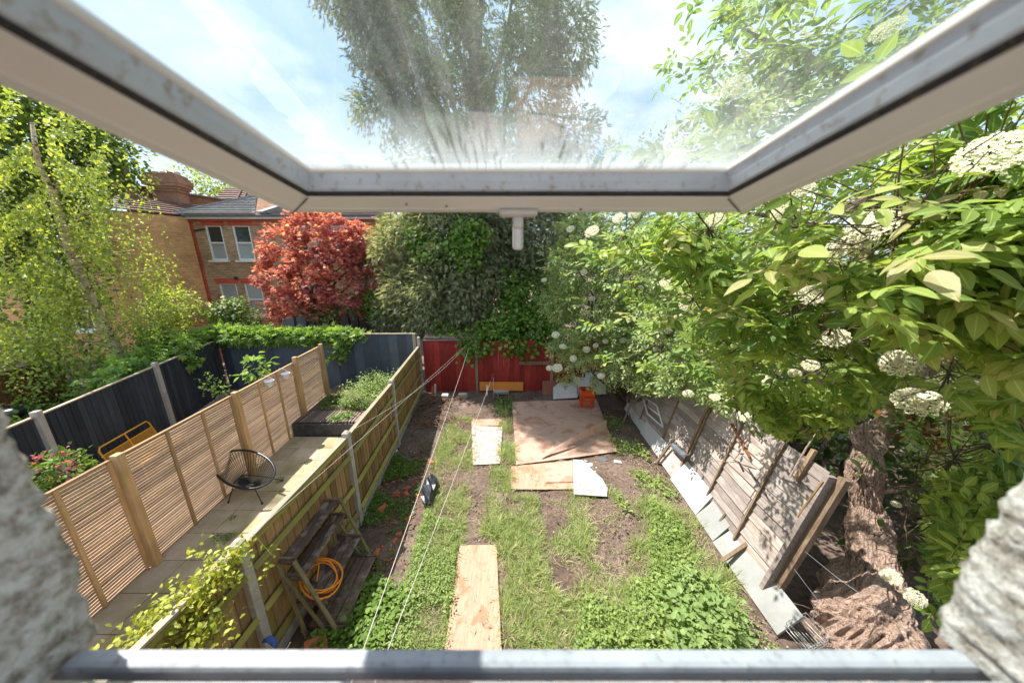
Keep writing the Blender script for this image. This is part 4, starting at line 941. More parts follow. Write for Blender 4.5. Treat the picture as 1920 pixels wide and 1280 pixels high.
def round_shrub():
    th = thing('shrub', 'dense rounded dark green shrub between the maple and the conifer', 'shrub', (-5.1, 12.4, 0))
    m = MB(); m.tube([(-5.1, 12.4, 0), (-5.1, 12.4, 2.2)], [0.06, 0.03], 6); m.build('stem', M['branch'], th)
    crown('foliage', TL, [(C3(714, 575, 12.2), (0.62, 0.6, 0.72), 2600)], 0.09, M['moss'], th, spread=0.07, per=8, shell=0.6)
    t2 = thing('spiky_plant', 'pale spiky cordyline with strap leaves beside the maple crown', 'plant', (-5.9, 12.8, 0))
    m = MB(); p = C3(688, 520, 12.9); m.tube([(p[0], p[1], 0), p], 0.05, 6); m.build('stem', M['branch'], t2)
    for ctr in (C3(690, 515, 12.9), C3(672, 488, 13.0)):
        n = 150; d = norm(rng.normal(size=(n, 3))+np.array([0, -0.3, 0.5])); nr = norm(rng.normal(size=(n, 3)))
        leafcloud('foliage', T_simple(0.035), np.tile(np.array(ctr), (n, 1)), frames(d, nr), 0.65+0.25*rng.random(n), M['straw'], t2)
    t3 = thing('shrub', 'white flowering bush beside the red door below the golden brick wall', 'shrub', (-12.5, 13.4, 0))
    crown('foliage', TL, [(C3(330, 575, 12.6), (0.8, 0.6, 0.7), 1500), (C3(300, 590, 12.3), (0.8, 0.6, 0.5), 1200)], 0.10, M['birch'], t3, spread=0.12, per=8)
    t4 = thing('climbing_rose', 'leafy climber with white blooms draped over the orange slat fence', 'climber', (-10.8, 12.9, 0))
    crown('foliage', TL, [(C3(420, 590, 12.7), (0.65, 0.3, 0.45), 1300), (C3(440, 575, 12.7), (0.4, 0.3, 0.3), 500), (C3(470, 600, 12.6), (0.4, 0.3, 0.4), 400)], 0.10, M['moss'], t4, spread=0.1, per=8)
    crown('blooms', TP, [(C3(430, 578, 12.5), (0.6, 0.2, 0.3), 60)], 0.10, M['flower'], t4, spread=0.1, per=2)
    t5 = thing('shrub', 'pale leafed bush under the maple behind the grey fence', 'shrub', (-7.2, 11.9, 0))
    crown('foliage', TL, [(C3(600, 590, 11.9), (0.7, 0.3, 0.35), 700), (C3(655, 570, 12.3), (0.6, 0.3, 0.35), 500)], 0.10, M['bigleaf'], t5, spread=0.12, per=8)
round_shrub()
def creeper():
    th = thing('virginia_creeper', 'bright green creeper heaped along the top of the blue and black fences', 'climber', (-7.5, 10, 0))
    cs = []
    for i in range(26):
        t = i/25; x = -9.9+t*4.7; r = 0.18*(1-0.6*t); cs.append(((x, 10.15+0.1*math.sin(i), 1.98+0.03*math.sin(i*1.7)), (0.3, 0.22, r), int(330*(1-0.7*t))))
    for i in range(9):
        t = i/8; cs.append(((-9.85-0.5*t*0+(-9.3+9.85)*t-0.45, 10-2.6*t, 1.9-0.2*t), (0.45, 0.5, 0.28), 360))
    for (u, v, Y, r, n) in ((640, 650, 9.95, 0.16, 60), (630, 668, 9.9, 0.12, 40), (345, 650, 8.6, 0.25, 130), (350, 680, 8.5, 0.18, 70), (300, 640, 8.8, 0.4, 300)):
        cs.append((C3(u, v, Y), r, n))
    m = MB(); 
    for x in (-9.2, -8.2, -7.0, -5.8): m.tube([(x, 10.3, 0), (x+0.2, 10.25, 1.3), (x+0.5, 10.15, 2.1)], 0.012, 5)
    m.build('stem', M['branch'], th)
    crown('foliage', TP, cs, 0.15, M['creeper'], th, spread=0.09, per=6, shell=0.4, up=0.9, droop=0.2)
    # undergrowth in the far left garden
    t2 = thing('undergrowth', 'mixed leafy bushes filling the garden beyond the black fence', 'shrubs', (-11.5, 7, 0)); 
    cs = []
    for i in range(26):
        x = -13.2+4.0*rng.random(); y = 4.6+5.2*rng.random()
        if x > -9.1-0.29*(y-5)-0.5: x = -9.1-0.29*(y-5)-0.6
        h = 0.35+0.45*rng.random()+(0.8 if y > 7.5 else 0); cs.append(((x, y, h*0.6), (0.6, 0.55, h*0.75), 420))
    crown('foliage', TL, cs, 0.11, M['moss'], t2, spread=0.12, per=8, shell=0.4)
    t3 = thing('barbecue_lid', 'round black kettle barbecue standing behind the black fence', 'barbecue', (-9.6, 4.6, 0))
    c = G(18, 772, 0.85); m = MB(); n = 18
    vs = []; fs = []
    for j in range(6):
        a = j/5*math.pi/2; 
        for k in range(n): t = 2*math.pi*k/n; vs.append((c.x+0.28*math.cos(a)*math.cos(t), c.y+0.28*math.cos(a)*math.sin(t), 0.85+0.13*math.sin(a)))
    for j in range(5):
        for k in range(n): fs.append((j*n+k, j*n+(k+1) % n, (j+1)*n+(k+1) % n, (j+1)*n+k))
    m.add(vs, fs); m.build('lid', M['blackplastic'], t3, smooth=True)
    m = MB(); m.tube([(c.x, c.y, 0.98), (c.x, c.y, 1.02)], 0.03, 8); m.build('handle', M['gasket'], t3)
    m = MB(); m.tube([(c.x, c.y, 0.84), (c.x, c.y, 0.78), (c.x, c.y, 0.6)], [0.28, 0.26, 0.08], 18); m.build('bowl', M['blackplastic'], t3, smooth=True)
    m = MB()
    for a in (0, 2.1, 4.2): m.tube([(c.x+0.1*math.cos(a), c.y+0.1*math.sin(a), 0.7), (c.x+0.3*math.cos(a), c.y+0.3*math.sin(a), 0)], 0.012, 5)
    m.build('leg', M['wire'], t3)
    t4 = thing('flowering_plant', 'pink flowering plant at the foot of the black fence by the near corner', 'plant', (-7.2, 4.1, 0))
    c = C3(112, 885, 4.3); m = MB(); m.tube([(c[0], c[1], 0), c], 0.02, 5); m.build('stem', M['branch'], t4)
    crown('foliage', TL, [(c, (0.42, 0.35, 0.25), 500), ((c[0], c[1], c[2]-0.4), (0.4, 0.35, 0.3), 400)], 0.08, M['moss'], t4, spread=0.06, per=6)
    crown('blooms', TP, [((c[0], c[1], c[2]+0.1), (0.40, 0.33, 0.2), 110)], 0.045, M['pink'], t4, spread=0.04, per=5)
    # plants in strip between black and slatted fence
    for (u, v, Y, r, n, lb) in ((485, 690, 8.3, 0.35, 110, 'broad leafed shoot rising above the slatted fence before the blue fence'), (405, 720, 7.6, 0.30, 120, 'fine stemmed white flowering weed in front of the black fence')):
        c = C3(u, v, Y); t5 = thing('tall_plant', lb, 'plant', (c[0], c[1], 0)); m = MB(); branches(m, (c[0], c[1], 0), [((c[0]+dx, c[1], c[2]+dz), 0.004) for dx, dz in ((-0.3, 0.1), (0, 0.25), (0.3, 0.2))], 0.012, 4, 0.5); m.build('stem', M['branch'], t5, kind='stuff')
        crown('foliage', TL, [(c, (r, r*0.6, r), n)], 0.15 if n < 120 else 0.07, M['creeper'], t5, spread=0.08, per=6)
creeper()

# ---- elder: the big tree on the right
def umbel_mesh(name, nfl=260, dome=0.18):
    """flat topped head of florets on rays"""
    V = []; F = []; vv = []
    def q(c, s, up):
        k = len(V); a = rng.random()*6.28; 
        for i in range(5):
            t = a+i*2*math.pi/5; V.append((c[0]+s*math.cos(t), c[1]+s*math.sin(t), c[2]+s*0.35*rng.random())); 
        V.append((c[0], c[1], c[2]-s*0.25)); r = rng.random(); vv.extend([r]*6)
        for i in range(5): F.append((k+5, k+i, k+(i+1) % 5))
    sub = [(0.0, 0.0)]+[(0.33*math.cos(t), 0.33*math.sin(t)) for t in np.linspace(0, 5.3, 6)]+[(0.68*math.cos(t+0.2), 0.68*math.sin(t+0.2)) for t in np.linspace(0, 5.9, 13)]
    for k in range(nfl):
        sx, sy = sub[k % len(sub)]; r = 0.19*math.sqrt(rng.random()); a = rng.random()*6.28
        x, y = sx+r*math.cos(a), sy+r*math.sin(a); rr = x*x+y*y
        q((x, y, dome*(1-rr)+0.06*(1-(r/0.19)**2)+0.02*rng.random()), 0.032+0.016*rng.random(), 1)
    for sx, sy in sub:
        k = len(V); w = 0.012; V += [(w, 0, -0.5), (-w, 0, -0.5), (sx, sy-w, dome*(1-sx*sx-sy*sy)-0.02), (sx, sy+w, dome*(1-sx*sx-sy*sy)-0.02)]; vv.extend([0]*4)
        F.append((k, k+1, k+2)); F.append((k+1, k+3, k+2))
    me = bpy.data.meshes.new(name); me.from_pydata(V, [], F); me.update()
    at = me.attributes.new('var', 'FLOAT', 'POINT'); at.data.foreach_set('value', vv); me.materials.append(M['flower']); return me
UMB = [umbel_mesh('flower_head', 850), umbel_mesh('flower_head', 800, 0.28)]
def place_umbels(parent, lst):
    for (u, v, Y, r) in lst:
        p = AY(u, v, Y); o = link_mesh('flower_head', UMB[random.randrange(2)], None, parent, p)
        view = (Vector((0, 0, CAM_H))-p).normalized(); ax = (Vector((-.15, 0, .6))+view*0.85+Vector((random.uniform(-.25, .25), random.uniform(-.25, .25), 0))).normalized()
        o.rotation_euler = ax.to_track_quat('Z', 'Y').to_euler(); r *= 1.3; o.scale = (r, r*random.uniform(0.85, 1.0), r)
def elder_leaf_meshes():
    out = []
    for k in range(4):
        V, F = T_compound(); V = V.copy(); V[:, 2] += -0.13*V[:, 0]**2*(0.3+k*0.5)+0.03*np.sin(V[:, 0]*7+k)*(k % 2)+rng.normal(size=len(V))*0.004; V[:, 1] *= 1+0.08*(k-1.5)
        me = bpy.data.meshes.new('leaf'); me.from_pydata(V.tolist(), [], F.tolist()); me.update(); at = me.attributes.new('var', 'FLOAT', 'POINT'); at.data.foreach_set('value', (np.full(len(V), 0.2+0.2*k)).tolist()); ar = me.attributes.new('rib', 'FLOAT', 'POINT'); ar.data.foreach_set('value', RIB.tolist())
        me.materials.append(M['elder']); me.polygons.foreach_set('use_smooth', [True]*len(me.polygons)); out.append(me)
    return out
UMB_NEAR = [(1862, 292, 1.28, .085), (1635, 425, 1.55, .085), (1605, 455, 1.6, .06), (1522, 553, 1.75, .066), (1566, 634, 1.75, .058), (1690, 682, 1.5, .072), (1722, 755, 1.5, .088), (1500, 355, 1.75, .055), (1340, 415, 2.1, .055), (1465, 400, 1.85, .045), (1250, 530, 2.4, .045), (1280, 575, 2.5, .045), (1520, 685, 2.3, .05),
                    (1440, 712, 2.6, .045), (1395, 780, 2.8, .06), (1340, 745, 2.9, .045), (1290, 738, 3.1, .05), (1715, 1120, 1.65, .055), (1670, 1080, 1.75, .05), (1745, 895, 2.1, .035), (1680, 945, 2.2, .03), (1560, 470, 1.75, .05), (1490, 700, 2.4, .04), (1665, 60, 2.2, .07), (1380, 165, 2.6, .08), (1110, 435, 3.0, .06), (1160, 410, 3.0, .05), (1190, 400, 3.0, .05)]
UMB_FAR = [(1045, 690, 8.0, .13), (1055, 650, 8.0, .09), (1042, 628, 8.1, .10), (1075, 672, 7.9, .09), (1100, 655, 7.9, .09), (1127, 705, 7.6, .09), (1117, 648, 7.9, .07), (1168, 638, 7.6, .08), (1253, 620, 6.6, .08), (1095, 510, 8.2, .08), (1200, 540, 7.3, .07), (1070, 430, 8.4, .1), (1135, 640, 7.8, .07), (1020, 525, 8.6, .07), (1180, 600, 7.3, .06), (1110, 560, 8.2, .08), (1030, 690, 8.0, .08), (1230, 655, 6.9, .07)]
for (u, v, Y, r) in UMB_NEAR+UMB_FAR:
    pp = AY(u, v, Y); _, _, ff = proj(np.array([list(pp)])); SUNNY.append((np.array(list(pp)), r*1.9 if Y < 4 else r*.6)); PRUNE.append((u, v, float(ff[0])-0.02, (1.25*r+0.02)/float(ff[0])*FPX+3))
PRUNE += [(1635, 850, 5, 55), (1630, 905, 5, 58), (1620, 960, 5, 62), (1620, 1010, 5, 65), (1580, 1100, 5, 105), (1540, 1150, 5, 105), (1540, 960, 4.4, 85), (1550, 1040, 4.4, 80), (1720, 810, 3.4, 75), (1800, 830, 3.0, 50), (1560, 880, 5, 60), (1745, 690, 3.4, 30)]
def elder_near():
    th = thing('elder_tree', 'gnarled elder tree in white flower leaning over the right fence', 'tree', (4.4, 2.9, 0))
    # trunk: swollen shredded foot, twisting stem, fork
    n = 18; rings = []; path = [((4.22, 2.66, -0.15), 0.56), ((4.28, 2.74, 0.1), 0.50), ((4.42, 2.92, 0.32), 0.37), ((4.70, 3.2, 0.58), 0.25), ((4.92, 3.5, 0.85), 0.22), ((4.98, 3.66, 1.15), 0.165), ((4.92, 3.72, 1.45), 0.16), ((4.93, 3.78, 1.68), 0.175), ((4.98, 3.84, 1.9), 0.14)]
    m = MB(); pts = []; rs = []
    fine = []
    for i in range(len(path)-1):
        for j in range(6):
            a = j/6; p = Vector(path[i][0]).lerp(Vector(path[i+1][0]), a); fine.append((p, path[i][1]*(1-a)+path[i+1][1]*a))
    fine.append((Vector(path[-1][0]), path[-1][1]))
    from mathutils import noise as mn
    NN = 110; vs = []; f2 = []
    for i in range(len(fine)-1):
        for j in range(3): a = j/3; f2.append((fine[i][0].lerp(fine[i+1][0], a), fine[i][1]*(1-a)+fine[i+1][1]*a))
    fine = f2+[fine[-1]]
    for i, (p, r) in enumerate(fine):
        d = (fine[min(i+1, len(fine)-1)][0]-fine[max(i-1, 0)][0]).normalized(); x = d.cross(Vector((0, 1, 0.2))).normalized(); y = d.cross(x)
        for k in range(NN):
            t = 2*math.pi*k/NN; cx, cy = math.cos(t), math.sin(t); s = i*0.03
            shred = abs(mn.noise(Vector((cx*7+s*2, cy*7, s*3))))*.30+abs(mn.noise(Vector((cx*17, cy*17+s*3, s*7))))*.20
            lump = 0.20*mn.noise(Vector((cx*1.6, cy*1.6, s*2.2)))+0.10*math.sin(4*t+s*5)
            rr = r*(0.90+lump+shred*(0.9 if r > .25 else .7))+random.uniform(-.002, .002); vs.append(p+x*cx*rr+y*cy*rr)
    fs = [(i*NN+k, i*NN+(k+1) % NN, (i+1)*NN+(k+1) % NN, (i+1)*NN+k) for i in range(len(fine)-1) for k in range(NN)]
    m.add(vs, fs); m.build('trunk', M['bark'], th, smooth=False, origin=Vector((4.4, 2.9, 0)))
    m = MB(); F = [(4.95, 3.8, 1.85)]
    def br(pts, r0, r1, wob=0.5):
        P = [Vector(p) for p in pts]; out = []; rr = []
        for i in range(len(P)-1):
            for j in range(4): a = j/4; out.append(P[i].lerp(P[i+1], a)+Vector((random.uniform(-1, 1), random.uniform(-1, 1), random.uniform(-1, 1)))*0.025)
        out.append(P[-1]); k = len(out); m.tube(out, [r0+(r1-r0)*i/(k-1) for i in range(k)], 9)
    br([(4.96, 3.8, 1.8), C3(1605, 790, 3.9), C3(1590, 740, 3.7), C3(1500, 690, 3.3), C3(1420, 620, 2.9)], 0.10, 0.02)
    br([(4.98, 3.84, 1.8), C3(1680, 770, 4.1), C3(1730, 680, 4.1), C3(1760, 600, 3.9), C3(1850, 420, 3.4)], 0.14, 0.05)
    br([C3(1740, 660, 4.1), C3(1700, 540, 3.6), C3(1600, 450, 2.8), C3(1400, 400, 2.6)], 0.06, 0.012)
    br([C3(1850, 560, 4.2), C3(1800, 300, 3.2), C3(1600, 150, 2.8), C3(1400, 60, 2.8)], 0.07, 0.012)
    br([C3(1730, 700, 4.1), C3(1900, 620, 3.8), C3(1990, 500, 3.2)], 0.06, 0.03)
    br([(5.0, 3.7, 1.3), C3(1800, 900, 3.2), C3(1850, 860, 2.6)], 0.04, 0.01)
    for _ in range(60):
        u, v, Y = random.uniform(1350, 1950), random.uniform(380, 900), random.uniform(3.0, 4.6); a = Vector(C3(u, v, Y)); b = a+Vector((random.uniform(-.7, .5), random.uniform(-.6, .3), random.uniform(-.3, .5))); m.tube([a, (a+b)/2+Vector((0, 0, .05)), b], [0.012, 0.009, 0.004], 4)
    m.build('branch', M['bark'], th)
    # near sprays of leaves: twig tips, whorls
    tips = [(1250, 470, 2.3, .38, 60), (1170, 440, 2.6, .3, 40), (1330, 430, 2.1, .35, 60), (1400, 520, 2.2, .5, 100), (1300, 560, 2.5, .42, 40), (1420, 630, 2.4, .45, 95), (1330, 680, 2.8, .4, 30), (1500, 430, 1.7, .34, 70), (1490, 560, 1.9, .38, 80), (1560, 680, 2.1, .4, 80),
            (1440, 740, 2.5, .32, 75), (1380, 760, 2.6, .2, 26), (1540, 780, 2.5, .3, 60), (1590, 500, 1.6, .33, 75), (1680, 430, 1.5, .36, 80), (1640, 360, 1.6, .3, 60), (1780, 380, 1.4, .35, 80), (1860, 460, 1.35, .35, 70), (1760, 540, 1.4, .33, 70), (1850, 600, 1.4, .3, 60), (1680, 620, 1.6, .26, 50),
            (1860, 300, 1.4, .33, 50), (1880, 720, 1.7, .35, 60), (1780, 700, 2.0, .3, 40), (1720, 910, 2.0, .22, 60), (1790, 860, 2.0, .3, 70), (1870, 830, 1.9, .3, 60), (1780, 960, 1.9, .3, 80), (1850, 930, 1.7, .25, 50), (1720, 1040, 1.9, .2, 55), (1800, 1040, 1.7, .22, 60), (1710, 960, 2.2, .16, 40), (1700, 1080, 2.0, .12, 24), (1740, 860, 2.2, .18, 40), (1760, 1130, 1.7, .13, 26), (1640, 740, 2.2, .2, 26), (1620, 790, 2.3, .18, 22),
            (1700, 1000, 2.3, .2, 20), (1240, 640, 3.2, .5, 22), (1180, 520, 3.4, .5, 26), (1920, 560, 1.4, .3, 40), (1930, 660, 1.5, .3, 40), (1560, 610, 1.75, .25, 40), (1620, 560, 1.55, .2, 30)]
    P = []; D = []; TW = []
    for (u, v, Y, r, n) in tips:
        c = np.array(C3(u, v, Y)); n = int(n*2.0); nw = max(2, n//6)
        w = c+rng.normal(size=(nw, 3))*r*np.array([.62, .5, .5])
        for q in w: TW.append((c, q))
        for i in range(n):
            k = rng.integers(nw); a = rng.random()*6.28; d = np.array([math.cos(a), math.sin(a), -0.05+0.4*rng.random()]); P.append(w[k]+d*0.02+rng.normal(size=3)*0.02); D.append(d)
    # through-the-sash foliage
    for (u, v, Y, r, n) in ((1390, 110, 2.9, .35, 50), (1330, 200, 3.0, .35, 50), (1480, 60, 2.7, .5, 100), (1450, 220, 2.7, .5, 110), (1300, 300, 3.2, .4, 60), (1580, 120, 2.4, .5, 110), (1560, 260, 2.4, .45, 90), (1680, 60, 2.2, .5, 100), (1760, 20, 2.0, .5, 80), (1420, 330, 2.8, .4, 70), (1360, 30, 3.0, .3, 30), (1240, 330, 3.4, .35, 40), (1600, -60, 2.4, .6, 90)):
        n = int(n*.8); c = np.array(C3(u, v, Y)); nw = max(2, n//6); w = c+rng.normal(size=(nw, 3))*r*.6
        for i in range(n):
            k = rng.integers(nw); a = rng.random()*6.28; d = np.array([math.cos(a), math.sin(a), -0.05+0.4*rng.random()]); P.append(w[k]+d*0.02+rng.normal(size=3)*0.02); D.append(d)
    P = np.array(P); D = np.array(D)
    # keep clear of the open sash and the camera's own window
    ok = (P[:, 1] > 0.62) | (P[:, 0] > 1.0); P, D = P[ok], D[ok]
    ok = np.linalg.norm(P-np.array([0, 0, CAM_H]), axis=1) > 1.15; P, D = P[ok], D[ok]
    ok = open_to_light(P); P, D = P[ok], D[ok]
    n = len(P); d = norm(D+rng.normal(size=(n, 3))*0.25); nr = norm(np.array([-0.62, -0.30, 1.0])+rng.normal(size=(n, 3))*0.42); Rm = frames(d, nr); S = (0.105+0.065*rng.random(n))*np.clip(1.15-0.08*(P[:, 1]-1.5), .9, 1.3); V = np.clip(rng.random(n)*0.9+(rng.random(n) > 0.97)*0.2, 0, 1)
    ok = open_to_light(P+d*S[:, None]*1.6) & open_to_light(P+d*S[:, None]*0.9); P, d, nr, Rm, S, V = P[ok], d[ok], nr[ok], Rm[ok], S[ok], V[ok]; n = len(P)
    u, v, f = proj(P); vis = (u > -20) & (u < 1940) & (v > 400) & (v < 1220) & (f > 0); order = np.argsort(np.where(vis, f, 1e6))[:300]
    msk = np.zeros(n, bool); msk[order] = True
    m = MB()
    for c, q in TW:
        a, b = Vector(c.tolist()), Vector(q.tolist()); mid = (a+b)/2+Vector((.02, .02, -.05)); far = a+Vector((.35, .25, -.28))
        m.tube([far, a, mid, b], [.005, .0045, .0035, .002], 5)
    m.build('twigs', M['branch'], th, kind='stuff')
    EL = elder_leaf_meshes()
    for i in order:
        mt = Matrix(Rm[i].tolist()); o = link_mesh('leaf', EL[rng.integers(4)], None, th, Vector(P[i].tolist())); o.rotation_euler = mt.to_euler(); s = float(S[i]); o.scale = (s, s, s)
    leafcloud('foliage', TC, P[~msk], Rm[~msk], S[~msk], M['elder'], th, V[~msk], smooth=True, rib=RIB)
    # inner and farther mass, darker because it is under the rest
    cs = [(C3(u, v, Y), r, n) for u, v, Y, r, n in ((1480, 450, 4.2, 1.0, 420), (1650, 420, 3.8, 1.1, 520), (1800, 350, 3.5, 1.1, 520), (1560, 600, 4.4, 0.9, 320), (1850, 600, 3.8, 0.9, 420), (1750, 620, 5.0, 0.9, 300), (1400, 560, 4.2, 0.8, 320), (1880, 800, 3.2, 0.7, 380), (1800, 820, 3.9, .7, 300), (1780, 1000, 3.2, 0.5, 220), (1900, 950, 2.8, .5, 220), (1700, 300, 4.4, 1.2, 300), (1500, 700, 4.6, .5, 120), (1800, 200, 3.5, 1.0, 260), (1580, 700, 4.8, 0.6, 160), (1960, 400, 2.6, .8, 300), (1550, 100, 4, 1.0, 260), (1400, 250, 4.4, 1.0, 260), (1680, 900, 4.8, .5, 160), (1560, 850, 5.4, .6, 160), (1600, 960, 4.9, .5, 120))]
    cs = [(c, r, int(n*0.85)) for c, r, n in cs]
    crown('inner_foliage', TCl, cs, 0.145, M['elder'], th, spread=0.16, per=8, shell=0.3, up=1.0, droop=0.05, keep=open_to_light)
    crown('dead_leaves', TI, [(C3(1720, 785, 3.9), (0.35, 0.3, 0.2), 170), (C3(1780, 810, 3.7), (0.3, .3, .2), 120), (C3(1640, 560, 3.6), .3, 60), (C3(1620, 660, 3.6), .25, 40), (C3(1830, 640, 3.6), .3, 50)], 0.09, M['deadleaf'], th, spread=0.08, per=8)
    place_umbels(th, UMB_NEAR)
elder_near()
def elder_far():
    th = thing('elder_bush', 'lighter leafed flowering elder bush drooping over the far right corner', 'bush', (3.2, 9.3, 0))
    m = MB(); cs = []
    for u, v, Y, r, n in ((1120, 580, 8.4, 0.95, 900), (1210, 610, 7.8, 1.0, 1000), (1180, 490, 8.2, 1.1, 1100), (1080, 500, 8.8, 0.8, 600), (1100, 650, 8.3, 0.55, 420), (1190, 680, 7.6, 0.6, 500), (1050, 560, 8.9, 0.5, 300), (1290, 600, 6.4, 0.9, 800), (1290, 690, 6.0, 0.55, 420), (1230, 720, 7.0, 0.35, 200), (1280, 480, 6.8, 1.1, 900), (1060, 660, 8.6, 0.3, 110), (1130, 720, 8.0, .25, 70), (1350, 720, 5.2, .4, 160), (1380, 480, 6.0, 1.0, 600), (1130, 430, 8.6, 1.0, 700), (1240, 760, 6.3, .25, 60), (1065, 700, 8.4, .2, 50), (1170, 330, 8.6, .8, 250), (1400, 330, 6.0, 1.2, 400)):
        cs.append((C3(u, v, Y), (r, r, r*0.85), int(n*1.5)))
    branches(m, (3.7, 8.9, 0.0), [(c[0], 0.015) for c in cs[:12]], 0.07, 6, 0.5); m.build('branch', M['branch'], th)
    crown('foliage', TCl, cs, 0.145, M['elder_far'], th, spread=0.13, per=7, shell=0.45, up=0.9, droop=0.2, keep=open_to_light)
    place_umbels(th, UMB_FAR)
elder_far()
def dark_backdrop_trees():
    # wooded gardens beyond the elder
    th = thing('hedge', 'dark overgrown hedge of mixed leaves behind the elder and old fence', 'hedge', (7, 9, 0))
    cs = []
    for i in range(40):
        x = 5.6+5*rng.random(); y = 1.2+9.5*rng.random(); h = 1.3+1.8*rng.random(); cs.append(((x, y, h*0.55), (0.8, 0.8, h*0.6), 260))
    for i in range(14): cs.append(((2.5+6*rng.random(), 11.5+1.5*rng.random(), 1.5+1.8*rng.random()), (0.9, 0.7, 1.2), 320))
    m = MB()
    for i in range(16):
        x, y = 5.4+3.5*rng.random(), 2+7*rng.random(); m.tube([(x, y, 0), (x+0.1, y+.1, 1.5), (x-0.2, y, 3)], [0.05, 0.04, 0.02], 6)
    m.build('stem', M['branch'], th)
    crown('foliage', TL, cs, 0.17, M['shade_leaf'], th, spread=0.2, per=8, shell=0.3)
dark_backdrop_trees()
def fg_vine():
    th = thing('golden_vine', 'yellow green honeysuckle tumbling over the near end of the board fence', 'climber', (-2.7, 1.9, 1.6))
    P = []; m = MB()
    for (u, v, z, r, n) in ((300, 1170, 1.62, .13, 130), (340, 1140, 1.66, .12, 130), (380, 1095, 1.72, .10, 110), (420, 1055, 1.74, .09, 80), (450, 1030, 1.78, .06, 26), (270, 1195, 1.6, .12, 90), (395, 1190, 1.45, .10, 60), (350, 1190, 1.5, .12, 90), (440, 1080, 1.66, .05, 16), (365, 1040, 1.85, .035, 7), (245, 1215, 1.55, .12, 60)):
        c = np.array(G(u, v, z)); P.append(c+rng.normal(size=(int(n*1.7), 3))*r*np.array([.9, .8, .6]))
    for pts in ([(440, 1035, 1.8), (380, 1000, 1.95), (365, 1040, 1.9)], [(460, 1040, 1.75), (520, 1020, 1.7), (500, 1070, 1.6)], [(430, 1100, 1.6), (500, 1080, 1.55), (505, 1050, 1.65), (480, 1110, 1.5)], [(450, 1030, 1.78), (475, 1000, 1.8), (510, 1040, 1.7)], [(380, 1180, 1.5), (440, 1150, 1.4), (490, 1120, 1.35)]):
        Q = [G(a, b, c) for a, b, c in pts]; m.tube(Q, 0.0025, 4)
        for a, b in zip(Q[:-1], Q[1:]): P.append(np.array([list(a.lerp(b, t)) for t in (0.2, 0.5, 0.8)]))
    P = np.concatenate(P); n = len(P); d = norm(rng.normal(size=(n, 3))+np.array([.2, .2, 0])); nr = norm(np.array([0, 0, 1])+rng.normal(size=(n, 3))*.5); Rm = frames(d, nr); S = .036+.026*rng.random(n)
    m.build('stem', M['vine'], th)
    u, v, f = proj(P); vis = (v < 1225); od = np.argsort(np.where(vis, f, 1e6))[:290]; msk = np.zeros(n, bool); msk[od] = True
    V0, F0 = TL; ms = []
    for k in range(3):
        me = bpy.data.meshes.new('leaf'); me.from_pydata((V0*np.array([1, 0.8+.15*k, 1])).tolist(), [], F0.tolist()); at = me.attributes.new('var', 'FLOAT', 'POINT'); at.data.foreach_set('value', [0.15+.3*k]*len(V0)); me.materials.append(M['vine']); ms.append(me)
    for i in od:
        o = link_mesh('leaf', ms[rng.integers(3)], None, th, Vector(P[i].tolist())); o.rotation_euler = Matrix(Rm[i].tolist()).to_euler(); s = float(S[i]); o.scale = (s, s, s)
    leafcloud('foliage', TL, P[~msk], Rm[~msk], S[~msk], M['vine'], th)
fg_vine()

# ================================================================== GROUND COVER
def pxpoly(pts, z=0.0): return [G(u, v, z) for u, v in pts]
def keep_mask(q, s, thr, seed): return vnoise(q, s, seed)+0.12*rng.normal(size=len(q)) > thr
def grass(name, label, polys, n, h=0.12, mat='grass', thr=0.25, seed=1, w=1.0, lean=0.7):
    pts = []
    area = [abs(sum(p[i][0]*p[(i+1) % len(p)][1]-p[(i+1) % len(p)][0]*p[i][1] for i in range(len(p)))/2) for p in polys]; tot = sum(area)
    for p, a in zip(polys, area): pts.append(poly_pts(p, max(10, int(n*a/tot))))
    q = np.concatenate(pts); q = q[::16]; q = q[keep_mask(q, 3.0, thr, seed)]; m = len(q); per = 16; idx = np.repeat(np.arange(m), per); k = len(idx)
    tuft = (0.35+1.0*rng.random(m)**1.6)*(0.6+0.6*vnoise(q, 1.5, seed+4)); tone = rng.random(m)
    off = rng.normal(size=(k, 2)); q2 = q[idx]+off*0.028; a = np.arctan2(off[:, 1], off[:, 0])+rng.normal(size=k)*0.5; L = lean*rng.random(k)**1.3
    P = np.stack([q2[:, 0], q2[:, 1], np.full(k, -0.01)], 1); zz = norm(np.stack([np.cos(a)*L, np.sin(a)*L, np.ones(k)], 1)); x = norm(np.stack([np.cos(a), np.sin(a), np.zeros(k)], 1)); y = norm(np.cross(zz, x)+1e-6); x = np.cross(y, zz)
    Rm = np.stack([x, y, zz], 2); S = h*(0.5+0.7*rng.random(k))*tuft[idx]*1.25; T = (TB[0]*np.array([1.4, w, 1]), TB[1])
    var = np.clip(0.05+0.45*tone[idx]+0.55*rng.random(k), 0, 1)
    o = leafcloud(name, T, P, Rm, S, M[mat], None, var); return tag(o, label, name.replace('_', ' '), kind='stuff')
